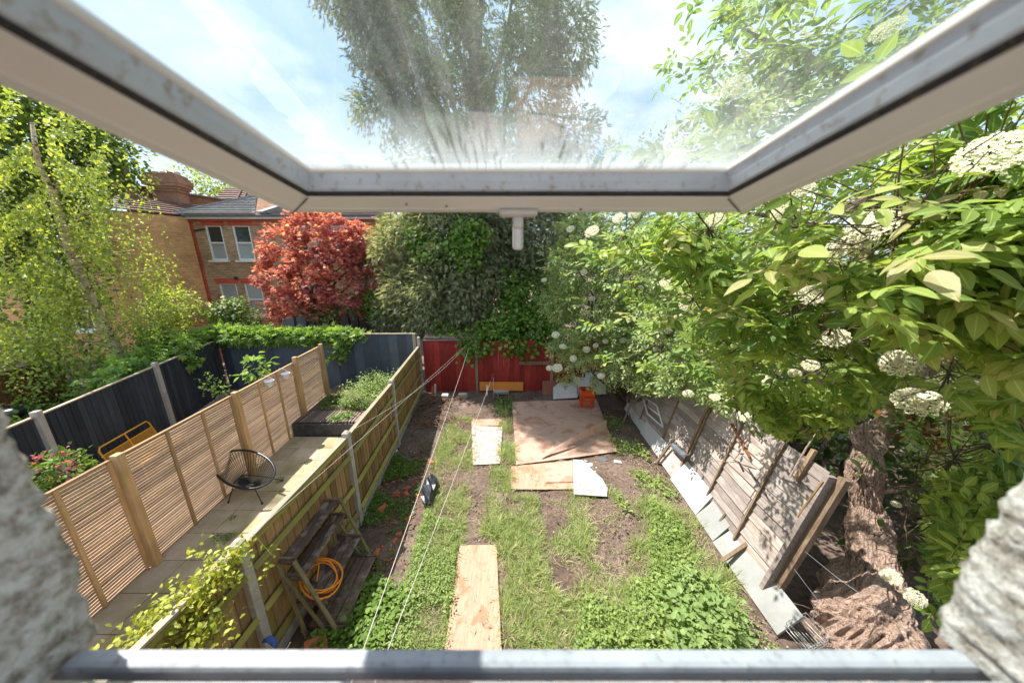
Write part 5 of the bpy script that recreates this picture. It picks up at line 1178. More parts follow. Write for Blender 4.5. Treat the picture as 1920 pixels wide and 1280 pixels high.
def weeds(name, label, polys, n, size, hmax, mat, thr=0.35, seed=2, T=None, per=9, cat='weeds'):
    T = T or TL; pts = []
    area = [abs(sum(p[i][0]*p[(i+1) % len(p)][1]-p[(i+1) % len(p)][0]*p[i][1] for i in range(len(p)))/2) for p in polys]; tot = sum(area)
    for p, a in zip(polys, area): pts.append(poly_pts(p, max(3, int(n/per*a/tot))))
    q = np.concatenate(pts); q = q[keep_mask(q, 2.6, thr, seed)]; m = len(q); idx = np.repeat(np.arange(m), per); k = len(idx)
    hh = hmax*(0.3+0.7*rng.random(m))[idx]*rng.random(k); off = rng.normal(size=(k, 2))*size*1.15
    P = np.stack([q[idx, 0]+off[:, 0], q[idx, 1]+off[:, 1], hh+0.01], 1); a = rng.random(k)*6.28
    d = norm(np.stack([np.cos(a), np.sin(a), 0.15+0.35*rng.random(k)], 1)); nr = norm(np.array([0, 0, 1.0])+rng.normal(size=(k, 3))*0.35)
    o = leafcloud(name, T, P, frames(d, nr), size*(0.6+0.7*rng.random(k))*(0.55+0.9*rng.random(m)**1.5)[idx], M[mat], None, np.clip(0.3*rng.random(k)+0.4*(hh/hmax)+0.4*rng.random(m)[idx], 0, 1)); return tag(o, label, cat, kind='stuff')
stripL = pxpoly([(850, 782), (886, 784), (888, 860), (878, 950), (862, 1015), (838, 1225), (700, 1225), (770, 1080), (800, 960), (812, 880), (828, 820)])
stripR = pxpoly([(936, 765), (958, 765), (966, 870), (958, 925), (1005, 935), (1015, 985), (1020, 1070), (1110, 1225), (942, 1225), (934, 1020), (905, 1000), (922, 880), (940, 850)])
lawnR = pxpoly([(1060, 1090), (1210, 1100), (1300, 1225), (1090, 1225)])
grass('grass', 'tufty sunlit grass in two strips either side of the plywood path', [stripL, stripR], 78000, 0.12, thr=0.30, seed=1, w=1.1, lean=1.5)
grass('long_grass', 'longer seeding grass thinning out towards the bare soil patch', [lawnR, pxpoly([(940, 950), (1090, 940), (1120, 1060), (1110, 1225), (945, 1225)]), pxpoly([(1060, 925), (1150, 905), (1160, 935), (1080, 945)])], 22000, 0.15, thr=0.50, seed=5, w=.9, lean=1.7)
grass('grass', 'sparse blades poking through the rounded weeds at lower right', [pxpoly([(1210, 930), (1300, 960), (1370, 1050), (1400, 1225), (1080, 1225), (1180, 1080)])], 14000, 0.17, thr=0.3, seed=6, w=.9, lean=1.4)
weeds('cleavers', 'bright small leafed weeds smothering the left grass strip', [pxpoly([(800, 960), (860, 1000), (838, 1225), (690, 1225), (760, 1090)])], 22000, 0.024, 0.17, 'weed', thr=0.30, seed=3)
weeds('mallow', 'grey green rounded weeds spreading below the white boards', [pxpoly([(1225, 940), (1262, 955), (1300, 1025), (1335, 1095), (1380, 1225), (1110, 1225), (1215, 1095)]), pxpoly([(1100, 1120), (1250, 1090), (1300, 1225), (1080, 1225)])], 19000, 0.034, 0.20, 'weed', thr=0.42, seed=8, T=TI)
weeds('nettle', 'tall pale nettle like weeds with pointed leaves at the bottom right', [pxpoly([(1260, 1080), (1340, 1110), (1400, 1195), (1400, 1235), (1260, 1235)])], 2300, 0.075, 0.34, 'bigleaf', thr=0.0, seed=4)
weeds('low_weeds', 'dark green low weeds in the shaded strip by the left fence', [pxpoly([(690, 880), (800, 830), (790, 900), (760, 1000), (700, 1100), (640, 1225), (600, 1225), (650, 1080), (680, 980)])], 15000, 0.035, 0.10, 'moss', thr=0.42, seed=11)
weeds('shade_weeds', 'leafy dark weeds around the foot of the timber shelf', [pxpoly([(640, 1110), (720, 1100), (770, 1130), (700, 1225), (590, 1225), (600, 1190)])], 5200, 0.05, 0.18, 'moss', thr=0.05, seed=12, T=TI)
weeds('small_weeds', 'scattered small weeds between the plywood and the white boards', [pxpoly([(1120, 770), (1165, 790), (1230, 880), (1290, 960), (1230, 960), (1180, 880), (1150, 850)]), pxpoly([(1150, 925), (1190, 930), (1200, 960), (1160, 955)])], 4200, 0.05, 0.16, 'weed', thr=0.42, seed=14)
weeds('small_weeds', 'a few green tufts at the head of the right grass strip', [pxpoly([(925, 748), (965, 745), (962, 775), (930, 775)])], 500, 0.06, 0.16, 'moss', thr=0.0, seed=15)
weeds('straw', 'dry pale stalks littering the bare soil', [pxpoly([(1040, 940), (1230, 930), (1280, 1060), (1200, 1120), (1050, 1060)]), pxpoly([(880, 880), (925, 880), (915, 1010), (865, 1010)]), pxpoly([(1150, 780), (1290, 960), (1460, 1200), (1400, 1225), (1200, 930)])], 9000, 0.055, 0.02, 'straw', thr=0.30, seed=17, T=T_simple(0.05), per=4, cat='dry stalks')
weeds('straw', 'dry bleached grass stalks tangled through the green strips', [stripL, stripR, lawnR], 5200, 0.09, 0.07, 'straw', thr=0.25, seed=18, T=T_simple(0.03), per=5, cat='dry stalks')
weeds('seedlings', 'tiny seedlings dotted over the bare soil at the right', [pxpoly([(1040, 940), (1230, 930), (1300, 1060), (1200, 1130), (1050, 1060)]), pxpoly([(1370, 1090), (1460, 1210), (1400, 1225)])], 1400, 0.03, 0.05, 'weed', thr=0.3, seed=19)
def bed_plants():
    for (lb, poly, n, s, h, mt) in (('feathery light green weeds filling the raised bed by the blue fence', [(-4.9, 8.0), (-3.1, 7.7), (-3.2, 9.8), (-4.7, 9.8)], 13000, 0.05, 0.75, 'weed'), ('dark leafy herbs at the left of the raised bed', [(-5.6, 7.9), (-4.9, 7.9), (-4.9, 9.0), (-5.6, 9.0)], 1600, 0.05, 0.22, 'moss')):
        o = weeds('bed_weeds', lb, [poly], n, s, h, mt, thr=0.2, seed=21); o.location.z += 0.36
    o = weeds('bed_weeds', 'green clump spilling over the slatted bed top', [[(-4.75, 7.35), (-4.3, 7.35), (-4.3, 7.75), (-4.8, 7.75)]], 500, 0.05, 0.12, 'moss', thr=0.0, seed=22); o.location.z += 0.40
    for k, (u, v) in enumerate(((425, 1008), (487, 893), (500, 922), (520, 920), (470, 913), (600, 870))):
        c = G(u, v); pass
    weeds('paving_weeds', 'little green weeds growing in the joints of the patio slabs', [pxpoly([(405, 1005), (440, 1005), (430, 1018), (395, 1016)]), pxpoly([(520, 900), (534, 898), (528, 908), (516, 908)]), pxpoly([(430, 970), (446, 966), (448, 972), (434, 976)]), pxpoly([(566, 868), (580, 868), (578, 872), (566, 872)])], 420, 0.025, 0.05, 'moss', thr=-1, seed=23).location.z += 0.02
bed_plants()
def litter():
    # twig pile in the far left corner
    m = MB(); base = pxpoly([(790, 745), (870, 745), (850, 790), (770, 820), (770, 770)])
    for p in poly_pts(base, 230):
        a = rng.random()*6.28; L = 0.12+0.35*rng.random(); z = 0.02+0.14*rng.random(); d = Vector((math.cos(a), math.sin(a), rng.uniform(-0.25, 0.25))); c = Vector((p[0], p[1], z)); m.tube([c-d*L/2, c+Vector((0, 0, .02)), c+d*L/2], 0.008, 4)
    tag(m.build('twig_pile', M['twig']), 'heap of brown twigs and prunings in the far left corner of the garden', 'twigs', kind='stuff')
    m = MB(); base = pxpoly([(720, 860), (800, 810), (790, 900), (750, 1000), (690, 1050), (700, 950)])
    for p in poly_pts(base, 60):
        a = rng.random()*6.28; L = 0.1+0.35*rng.random(); d = Vector((math.cos(a), math.sin(a), 0.02)); c = Vector((p[0], p[1], 0.03)); m.tube([c-d*L/2, c+d*L/2], 0.006, 4)
    tag(m.build('loose_twigs', M['twig']), 'dead sticks strewn through the shaded soil by the left fence', 'twigs', kind='stuff')
    # soil crumbs and pebbles
    ico = np.array([(0, 0, .7), (.9, 0, 0), (0, .8, 0), (-1, 0, 0), (0, -.9, 0), (0, 0, -.5)]); fi = np.array([(0, 1, 2), (0, 2, 3), (0, 3, 4), (0, 4, 1), (5, 2, 1), (5, 3, 2), (5, 4, 3), (5, 1, 4)])
    def crumbs(name, lb, poly, n, s, mat):
        q = poly_pts(poly, n); P = np.stack([q[:, 0], q[:, 1], np.full(len(q), 0.005)], 1); d = norm(rng.normal(size=P.shape)*np.array([1, 1, .2])); nr = norm(np.array([0, 0, 1.])+rng.normal(size=P.shape)*.4)
        tag(leafcloud(name, (ico, fi), P, frames(d, nr), s*(0.4+rng.random(len(q))**3*1.6), M[mat], None), lb, 'soil crumbs', kind='stuff')
    gp = [(-2.6, 2.0), (3.3, 2.0), (3.4, 9.9), (-2.95, 9.9)]
    crumbs('soil_crumbs', 'dark crumbs and clods of earth over the whole plot', gp, 14000, 0.014, 'soil')
    crumbs('pebbles', 'small pale pebbles and grit scattered over the bare earth', gp, 2600, 0.012, 'stone')
    crumbs('brick_crumbs', 'orange brick crumbs along the shaded left border', pxpoly([(700, 900), (800, 830), (790, 950), (720, 1150), (640, 1200), (690, 1000)]), 420, 0.022, 'rubble')
    where = ['at the head of the border, left of the black bag', 'just below the topmost piece', 'in the moss left of the black bag', 'biggest of the cluster left of the black bag', 'in the middle of the cluster left of the bag', 'touching the left side of the black bag', 'largest and nearest the fence, in green weeds', 'in the small heap below the bag', 'second in the small heap below the bag', 'alone above the shelf, on dark soil', 'left one of the pair above the shelf', 'beside the far leg of the timber shelf', 'tucked behind the far shelf leg', 'just right of the far shelf leg', 'left of three by the twig heap', 'middle and biggest of three by the twig heap', 'right of three by the twig heap', 'at the edge of the left grass strip', 'between moss and fence foot', 'lowest piece, among weeds right of the shelf']
    lbs = 'broken orange brick piece lying in the weeds of the shaded left border'
    for wh, (u, v, s) in zip(where, ((741, 857, .05), (748, 871, .05), (764, 917, .07), (745, 927, .09), (762, 928, .07), (782, 930, .05), (718, 957, .10), (765, 975, .06), (770, 968, .04), (748, 1003, .06), (740, 1015, .05), (707, 1037, .06), (653, 1042, .06), (697, 1050, .05), (790, 790, .06), (803, 797, .08), (815, 790, .05), (810, 868, .07), (762, 891, .06), (690, 1112, .05))):
        p = G(u, v); m = MB(); m.box((p.x, p.y, s*0.35), (s*1.6, s*1.1, s*0.7), Matrix.Rotation(random.uniform(0, 3), 3, 'Z') @ Matrix.Rotation(random.uniform(-.3, .3), 3, 'X')); o = m.build('brick_fragment', M['rubble'], jit=s*0.18); tag(o, 'orange brick fragment '+wh, 'brick', 'brick fragments in the left border')
    p = G(592, 1216, 0.1); m = MB(); m.box((p.x, p.y, 0.08), (0.22, 0.2, 0.08), Matrix.Rotation(0.5, 3, 'Z') @ Matrix.Rotation(0.3, 3, 'X')); tag(m.build('broken_tile', M['rubble'], jit=0.02), 'cracked red clay tile under the timber shelf by the window ledge', 'tile')
    p = Vector((-2.62, 2.42, 0.55)); p = AXX(502, 1203, -2.62); m = MB(); m.tube([p+Vector((-.05, 0, 0)), p+Vector((0, .02, .03)), p+Vector((.06, 0, 0)), p+Vector((.1, -.02, -.03))], [.01, .025, .03, .01], 7); tag(m.build('rag', M['bluecloth'], jit=.01), 'scrap of blue cloth tied at the foot of the near concrete post', 'rag')
    # rocks at red fence foot
    for (u, v, sx, sz, lb) in ((868, 745, .32, .16, 'long grey concrete lump at the foot of the red fence, left of its post'), (835, 750, .22, .2, 'rough grey stone among the twigs by the red fence'), (940, 738, .5, .12, 'dark crumbling concrete footing under the orange board')):
        p = G(u, v); m = MB(); m.box((p.x, p.y, sz/2), (sx, .2, sz)); tag(m.build('concrete_lump', M['concrete'], jit=.03, bevel=.02), lb, 'concrete lump')
litter()
def boards():
    def flat(name, px, z, mat, lb, thick=0.012, cat='board', warp=0.0, n=10, parent=None):
        # bilinear grid sheet with a little warp
        P = [G(u, v, z) for u, v in px]; m = MB(); N = n; top = []; 
        for j in range(N+1):
            for i in range(N+1):
                a, b = i/N, j/N; p = P[0].lerp(P[1], a).lerp(P[3].lerp(P[2], a), b); top.append(p+Vector((random.uniform(-1, 1)*0.004 if (i in (0, N) or j in (0, N)) else 0, random.uniform(-1, 1)*0.004 if (i in (0, N) or j in (0, N)) else 0, warp*(math.sin(a*5+b*2)+math.sin(b*7))*0.5+warp)))
        bot = [p-Vector((0, 0, thick)) for p in top]; K = (N+1)*(N+1); fs = []
        for j in range(N):
            for i in range(N):
                q = j*(N+1)+i; fs.append((q, q+N+1, q+N+2, q+1)); fs.append((K+q, K+q+1, K+q+N+2, K+q+N+1))
        edge = [i for i in range(N+1)]+[(j+1)*(N+1)-1+0 for j in range(1, N+1)]+[N*(N+1)+i for i in range(N-1, -1, -1)]+[j*(N+1) for j in range(N-1, 0, -1)]
        for a, b in zip(edge, edge[1:]+edge[:1]): fs.append((a, b, K+b, K+a))
        m.add(top+bot, fs); o = m.build(name, mat); tag(o, lb, cat); return o
    flat('plywood_sheet', [(960, 754), (1118, 748), (1157, 847), (968, 872)], 0.035, M['ply'], 'largest plywood sheet, half shaded, lying below the orange basket', warp=0.012, cat='plywood')
    flat('plywood_sheet', [(958, 874), (1076, 863), (1076, 917), (958, 917)], 0.022, M['ply2'], 'orange toned plywood strip below the largest sheet, beside the white board', warp=0.006, cat='plywood')
    flat('plywood_sheet', [(1022, 872), (1074, 865), (1074, 903), (1024, 904)], 0.040, M['ply'], 'small square ply offcut lying on the orange toned strip', warp=0.003, n=4, cat='plywood')
    flat('plywood_sheet', [(862, 1023), (931, 1021), (942, 1245), (830, 1245)], 0.035, M['ply2'], 'long narrow plywood path board nearest the window', warp=0.010, cat='plywood')
    flat('plywood_sheet', [(884, 786), (941, 785), (942, 797), (884, 798)], 0.022, M['ply2'], 'thin orange plywood edge showing beyond the mottled board', warp=0.002, n=4, cat='plywood')
    flat('mottled_board', [(884, 798), (942, 800), (938, 869), (887, 872)], 0.028, M['carpet'], 'mottled grey and white weathered board on the path between grass strips', warp=0.008)
    # torn white sheet
    pts = [G(u, v, 0.075) for u, v in ((1076, 926), (1138, 930), (1139, 915), (1129, 897), (1110, 880), (1092, 862), (1075, 861))]
    m = MB(); m.plate(pts, 0.008); tag(m.build('white_sheet', M['whiteboard']), 'torn bright white board with one slanted edge on the bare soil', 'board')
    # warped strip leaning over the plywood
    m = MB(); N = 14; A = G(1016, 858, 0.06); B = G(1136, 800, 0.22); vs = []
    for i in range(N+1):
        t = i/N; p = A.lerp(B, t); w = 0.03+0.13*t; z = 0.04*math.sin(t*3); vs += [p+Vector((0.0, -0.04, z-w*0.5+0.03)), p+Vector((0.03, 0.06, z+w)), p+Vector((0.03, 0.085, z+w-0.01)), p+Vector((0.0, -0.01, z-w*0.5+0.02))]
    fs = []
    for i in range(N):
        o = i*4
        for k in range(4): fs.append((o+k, o+(k+1) % 4, o+4+(k+1) % 4, o+4+k))
    fs += [(0, 3, 2, 1), (N*4, N*4+1, N*4+2, N*4+3)]
    m.add(vs, fs); tag(m.build('warped_strip', M['ply'], smooth=False), 'long warped strip of plywood lifting off the largest sheet', 'board')
    # leaf litter marks on the boards: dead plant matter
    weeds('dead_matter', 'dark dead leaves and roots lying on the shaded end of the plywood', [pxpoly([(1005, 755), (1090, 752), (1080, 768), (1020, 764)], .03), pxpoly([(1040, 792), (1070, 790), (1066, 798), (1042, 799)], .03), pxpoly([(985, 782), (1004, 784), (1000, 792), (985, 790)], .03), pxpoly([(1100, 775), (1135, 770), (1145, 800), (1115, 795)], .03), pxpoly([(1046, 770), (1058, 770), (1057, 782), (1047, 782)], .03), pxpoly([(985, 893), (1010, 893), (1005, 905), (988, 903)], .03)], 900, 0.045, 0.03, 'deadleaf', thr=-1, seed=31, T=T_simple(.12), per=5, cat='dead leaves')
    weeds('dead_roots', 'thin brown roots and dead stems on the near plywood board', [pxpoly([(885, 1120), (925, 1120), (930, 1200), (890, 1215)], .03), pxpoly([(845, 1160), (880, 1165), (880, 1185), (848, 1180)], .03)], 70, 0.07, 0.04, 'deadleaf', thr=-1, seed=32, T=T_simple(.03), per=4, cat='dead stems')
    # at the red fence
    Y = 10.03
    a = AY(899, 716, Y); b = AY(981, 732, Y)
    m = MB(); m.box(((a.x+b.x)/2, Y, (a.z+b.z)/2), (b.x-a.x, 0.03, a.z-b.z)); tag(m.build('orange_board', M['orangeboard'], bevel=.003), 'flat bright orange board propped at the foot of the red fence', 'board')
    m = MB(); p = [AY(1017, 748, 9.75), AY(1064, 746, 9.72), AY(1060, 712, 10.05), AY(1017, 714, 10.05)]; m.plate(p, 0.02); tag(m.build('brown_board', M['brownboard']), 'dull brown hardboard leaning on the red fence left of the white sheets', 'board')
    for (px, y0, y1, lb) in (([(1037, 748), (1083, 745), (1080, 720), (1050, 716), (1037, 726)], 9.35, 9.75, 'cut cornered white sheet leaning farthest left behind the orange basket'),
                     ([(1072, 744), (1112, 738), (1110, 706), (1075, 708)], 9.6, 9.98, 'middle white sheet leaning on the red fence directly behind the basket'),
                     ([(1098, 742), (1137, 738), (1134, 697), (1097, 698)], 9.75, 10.08, 'tallest white sheet leaning on the red fence right of the basket')):
        P = [AY(u, v, y0 if v > 735 else y1) for u, v in px]; m = MB(); m.plate(P, 0.015); tag(m.build('white_sheet', M['whiteboard']), lb, 'board', 'white sheets stacked by the red fence')
    m = MB(); m.plate([G(1160, 742, .0), G(1183, 790, 0), AXX(1178, 755, 3.55), AXX(1158, 715, 3.6)], 0.02); tag(m.build('rusty_board', M['brownboard']), 'rust brown board leaning inside the far right corner', 'board')
    # marker posts
    for (u, v0, v1, mt, lb, w) in ((816, 720, 742, 'white_paint', 'short white stake left of the red fence post', .05), (811, 724, 750, 'rubble', 'short reddish wooden stake beside the white one', .06), (913, 722, 742, 'white_paint', 'short thick white stake in front of the orange board', .05), (925, 708, 748, 'wire', 'thin white upright stake holding the washing line', .02), (934, 735, 748, 'wire', 'small metal loop stake right of the washing line stake', .02)):
        g = G(u, v1); t = AY(u, v0, g.y); m = MB(); m.bar(g, t, w, w*.6, up=(0, 1, 0)); tag(m.build('garden_stake', M[mt]), lb, 'stake', 'stakes near the red fence')
    # slate and white chips
    p = G(1130, 862); m = MB(); m.box((p.x, p.y, .02), (.16, .14, .02)); tag(m.build('slate_piece', M['slate'], jit=.01), 'square dark slate piece right of the torn white board', 'slate')
    for k, (u, v, s) in enumerate(((1105, 872, .14), (1112, 885, .10), (1098, 865, .08), (1158, 866, .16), (1118, 876, .07))):
        p = G(u, v); m = MB(); m.box((p.x, p.y, .012), (s, s*.7, .015), Matrix.Rotation(k, 3, 'Z')); tag(m.build('plaster_chip', M['whiteboard'], jit=.015), ('white plaster chip '+('nearest the torn board edge', 'below the largest of the cluster', 'touching the plywood sheet', 'alone on soil right of the slate piece', 'in the middle between torn board and slate')[k]), 'chip', 'white chips on the soil')
boards()
def bag():
    m = MB(); c = G(806, 925); n = 16; k = 10; vs = []
    for j in range(k+1):
        a = math.pi*j/k
        for i in range(n):
            t = 2*math.pi*i/n; r = 1+0.18*math.sin(4*t+j)+0.12*math.sin(7*t-2*j)+random.uniform(-.07, .07)
            vs.append(Vector((c.x+0.14*math.sin(a)*math.cos(t)*r+0.05*math.cos(a), c.y+0.42*-math.cos(a)+0.0, 0.10+0.13*math.sin(a)*math.sin(t)*r)))
    fs = [(j*n+i, j*n+(i+1) % n, (j+1)*n+(i+1) % n, (j+1)*n+i) for j in range(k) for i in range(n)]
    m.add(vs, fs); tag(m.build('plastic_bag', M['bagfilm']), 'crumpled black plastic bag at the edge of the left grass strip', 'bag')
bag()

# ================================================================== GARDEN OBJECTS
def shelf():
    th = thing('plant_stand', 'weathered four tier timber plant shelf leaning against the board fence', 'shelf', (-2.3, 3.25, 0))
    tiers = [(1.16, -2.665, 0.19), (0.92, -2.62, 0.22), (0.54, -2.56, 0.34), (0.16, -2.48, 0.44)]; y0, y1 = 2.80, 3.74
    for z, x, w in tiers:
        nb = 2 if w < 0.25 else 3; bw = w/nb
        for i in range(nb):
            m = MB(); m.box((x+bw*(i+.5), (y0+y1)/2+random.uniform(-.01, .01), z+random.uniform(-.003, .003)), (bw-.012, y1-y0, .018), Matrix.Rotation(random.uniform(-.008, .008), 3, 'Z')); m.build('plank', M['shelf'], th, bevel=.002)
        for y in (y0+.02, y1-.02):
            m = MB(); m.box((x+w/2, y, z-.030), (w+.02, .022, .045)); m.build('bearer', M['shelf'], th)
            m = MB(); m.box((x+w/2, y, z+.026), (w, .02, .030)); m.build('end_lip', M['shelf'], th)
    for y in (y0-.015, y1+.015):
        m = MB(); m.bar((-2.47, y, 1.18), (-2.10, y, 0.0), .022, .045, up=(0, 1, 0)); m.build('leg', M['shelfleg'], th)
        m = MB(); m.bar((-2.655, y, 1.14), (-2.52, y, 0.0), .022, .045, up=(0, 1, 0)); m.build('leg', M['shelfleg'], th)
        m = MB(); m.bar((-2.62, y+.004, .95), (-2.28, y+.004, .1), .018, .035, up=(0, 1, 0)); m.build('brace', M['shelfleg'], th)
    # hose
    pts = []; c = Vector((-2.38, 3.03, 0.60))
    for i in range(130):
        t = i/24*2*math.pi; r = 0.195+0.035*math.sin(i*.09)+0.012*math.sin(i*.7); pts.append(c+Vector((r*math.cos(t), r*1.05*math.sin(t), 0.022*math.sin(i*.11)+0.00025*i-0.10*r*math.cos(t)/.2+.03)))
    pts += [pts[-1]+Vector((.05, -.05, -.03)), pts[-1]+Vector((.08, -.17, -.12))]
    m = MB(); m.tube(pts, .0085, 7); tag(m.build('garden_hose', M['hose'], smooth=True), 'coiled orange garden hose lying on the third tier of the timber shelf', 'hose')
shelf()
def chair():
    th = thing('string_chair', 'round black string garden chair standing on the patio slabs', 'chair', (-5.08, 5.2, 0))
    c = Vector((-5.09, 5.14, .63)); a = Vector((.60, -.05, -.05)); b = Vector((.16, -.30, -.19)); hub = Vector((-5.0, 5.06, .32)); N = 56
    rim = [c+a*math.cos(2*math.pi*i/N)+b*math.sin(2*math.pi*i/N) for i in range(N)]
    m = MB(); m.tube(rim+[rim[0], rim[1]], .021, 8, cap=False); m.build('rim', M['blackplastic'], th, smooth=True)
    hr = [hub+Vector((.075*math.cos(2*math.pi*i/N), .06*math.sin(2*math.pi*i/N), 0)) for i in range(N)]
    m = MB(); m.tube(hr[::4]+[hr[0]], .009, 6); m.build('hub_ring', M['blackplastic'], th)
    # strings: each a thin tube, first 56 double -> joined after limit not needed
    for i in range(0, N):
        j = (i) % N
        # match rim angle with hub angle
        p = rim[i]; d = Vector((p.x-hub.x, p.y-hub.y, 0)).normalized(); q = hub+Vector((d.x*.075, d.y*.06, 0)); mid = p.lerp(q, .5)+Vector((0, 0, -.05))
        m = MB(); m.tube([p, p.lerp(q, .25)+Vector((0, 0, -.04)), mid, p.lerp(q, .78)+Vector((0, 0, -.03)), q], .0055, 4, cap=False); m.build('string', M['blackplastic'], th)
    feet = [Vector((-4.70, 4.91, .0)), Vector((-5.36, 4.94, 0)), Vector((-4.76, 5.54, 0)), Vector((-5.44, 5.42, 0))]
    tops = [hub+Vector((.13, -.06, .04)), hub+Vector((-.22, -.06, .10)), hub+Vector((.2, .12, .1)), hub+Vector((-.2, .14, .13))]
    for f, t in zip(feet, tops):
        m = MB(); m.tube([f+Vector((0, 0, .045)), t], .009, 6); lg = m.build('leg', M['blackplastic'], th)
        m = MB(); m.tube([f+Vector((0, 0, .036)), f+Vector((0, 0, .058))], .018, 8); m.build('foot_cap', M['blackplastic'], lg)
    m = MB(); m.tube([tops[0], tops[1], tops[3], tops[2], tops[0]], .008, 6); m.build('base_frame', M['blackplastic'], th)
chair()
def bench():
    th = thing('metal_bench', 'yellow wire backed metal bench standing against the black fence', 'bench', (-8.1, 6.0, 0))
    A = Vector((-8.08, 5.45, 0)); B = Vector((-8.36, 6.58, 0)); d = (B-A).normalized(); n = Vector((d.y, -d.x, 0))
    def q(s, dx, z): return A.lerp(B, s)+n*dx+Vector((0, 0, z))
    m = MB(); m.tube([q(0, 0, .45), q(0, -.10, .80), q(.04, -.11, .86), q(.96, -.11, .86), q(1, -.10, .80), q(1, 0, .45)], .016, 8); m.build('back_frame', M['yellow'], th, smooth=True)
    m = MB(); m.tube([q(.5, 0, .45), q(.5, -.11, .86)], .014, 6); m.build('back_frame', M['yellow'], th)
    m = MB()
    for i in range(60):
        s = .02+.96*i/59; m.tube([q(s, .50, .44), q(s, .02, .44), q(s, -.06, .70)], .0045, 4)
    m.build('wires', M['yellow'], th, kind='stuff')
    m = MB(); m.tube([q(0, .52, .44), q(1, .52, .44)], .014, 6); m.tube([q(0, -.06, .70), q(1, -.06, .70)], .010, 6); m.build('seat_frame', M['yellow'], th)
    for s in (0, 1):
        for dx in (.5, .02): m = MB(); m.tube([q(s, dx, .45), q(s, dx+.0, 0)], .014, 6); m.build('leg', M['yellow'], th)
bench()
def buckets():
    for (u, v, X, lb) in ((500, 717, -5.60, 'white bucket pot hooked on the slatted fence, the lower of two'), (531, 703, -5.62, 'tilted white bucket pot hung higher on the slatted fence')):
        p = AXX(u, v, X); th = thing('hanging_pot', lb, 'pot', p)
        n = 16; m = MB(); vs = []
        for z, r in ((-.09, .065), (.05, .10), (.05, .092), (-.08, .058)):
            for k in range(n): t = 2*math.pi*k/n; vs.append((p.x+r*math.cos(t)+.06, p.y+r*math.sin(t), p.z+z))
        fs = [(j*n+k, j*n+(k+1) % n, (j+1)*n+(k+1) % n, (j+1)*n+k) for j in range(3) for k in range(n)]+[tuple(range(n-1, -1, -1)), tuple(3*n+k for k in range(n))]
        m.add(vs, fs); m.build('pot', M['bucket'], th, smooth=False)
        m = MB(); m.tube([(p.x+.06, p.y+.10, p.z+.05), (p.x-.02, p.y+.06, p.z+.14), (p.x-.07, p.y, p.z+.17), (p.x-.09, p.y, p.z+.12)], .006, 5); m.build('hook', M['bucket'], th)
buckets()
def basket():
    th = thing('shopping_basket', 'orange slotted plastic shopping basket standing on end by the white sheets', 'basket', G(1099, 762))
    c = G(1099, 763); H = .60; w0, w1 = .165, .20; dp = .14
    def side(p0, p1, t0, t1, nv, nm='side'):
        """slotted wall between bottom edge p0-p1 and top edge t0-t1"""
        p0, p1, t0, t1 = map(Vector, (p0, p1, t0, t1)); m = MB()
        def P(a, b): return p0.lerp(p1, a).lerp(t0.lerp(t1, a), b)
        for b in (0.02, .22, .40, .58, .76, .98): m.bar(P(0, b), P(1, b), .012, .030 if b < .9 else .05)
        for i in range(nv+1): m.bar(P(i/nv, 0.02), P(i/nv, .78 if 0 < i < nv else .98), .010, .012 if 0 < i < nv else .035, up=(1, 0, 0))
        m.bar(P(0, .87), P(1, .87), .006, .16)
        m.build(nm, M['basket'], th)
    x, y = c.x, c.y; b = [(x-w0, y-dp, 0.02), (x+w0, y-dp, .02), (x+w0, y+dp, .02), (x-w0, y+dp, .02)]; t = [(x-w1, y-dp-.04, H), (x+w1, y-dp-.04, H), (x+w1, y+dp+.04, H), (x-w1, y+dp+.04, H)]
    for k, nv in ((0, 8), (1, 6), (2, 8), (3, 6)): side(b[k], b[(k+1) % 4], t[k], t[(k+1) % 4], nv)
    m = MB(); m.box((x, y, .02), (2*w0, 2*dp, .012)); m.build('bottom', M['basket'], th)
    m = MB(); T = [Vector(p) for p in t]; m.tube([*T, T[0]], .016, 6); m.build('rim', M['basket'], th)
    m = MB(); m.tube([T[0]+Vector((.05, .03, 0)), T[0]+Vector((.1, .28, .03)), T[1]+Vector((-.1, .28, .03)), T[1]+Vector((-.05, .03, 0))], .008, 6); m.build('handle', M['blackplastic'], th)
basket()
def lines():
    hook = AY(878, 643, 10.05)
    def sag(a, b, s, n=14):
        a, b = Vector(a), Vector(b); return [a.lerp(b, i/n)-Vector((0, 0, s*4*(i/n)*(1-i/n))) for i in range(n+1)]
    data = [(hook, (-2.64, 4.47, 1.80), .22, 'sagging washing line from the red fence to the middle concrete post'),
            (hook, (-2.66, 2.55, 1.78), .02, 'washing line running from the red fence to the nearest concrete post'),
            (hook+Vector((.02, 0, -.15)), (-.72, .34, 2.62), .06, 'left of two washing lines stretching back to the house wall'),
            (AY(925, 700, 9.7), (-.70, .34, 2.58), .05, 'right of two washing lines stretching back from the thin stake to the house wall')]
    for a, b, s, lb in data:
        m = MB(); m.tube(sag(a, b, s), .0024, 5); tag(m.build('washing_line', M['rope']), lb, 'washing line', 'washing lines over the garden')
lines()

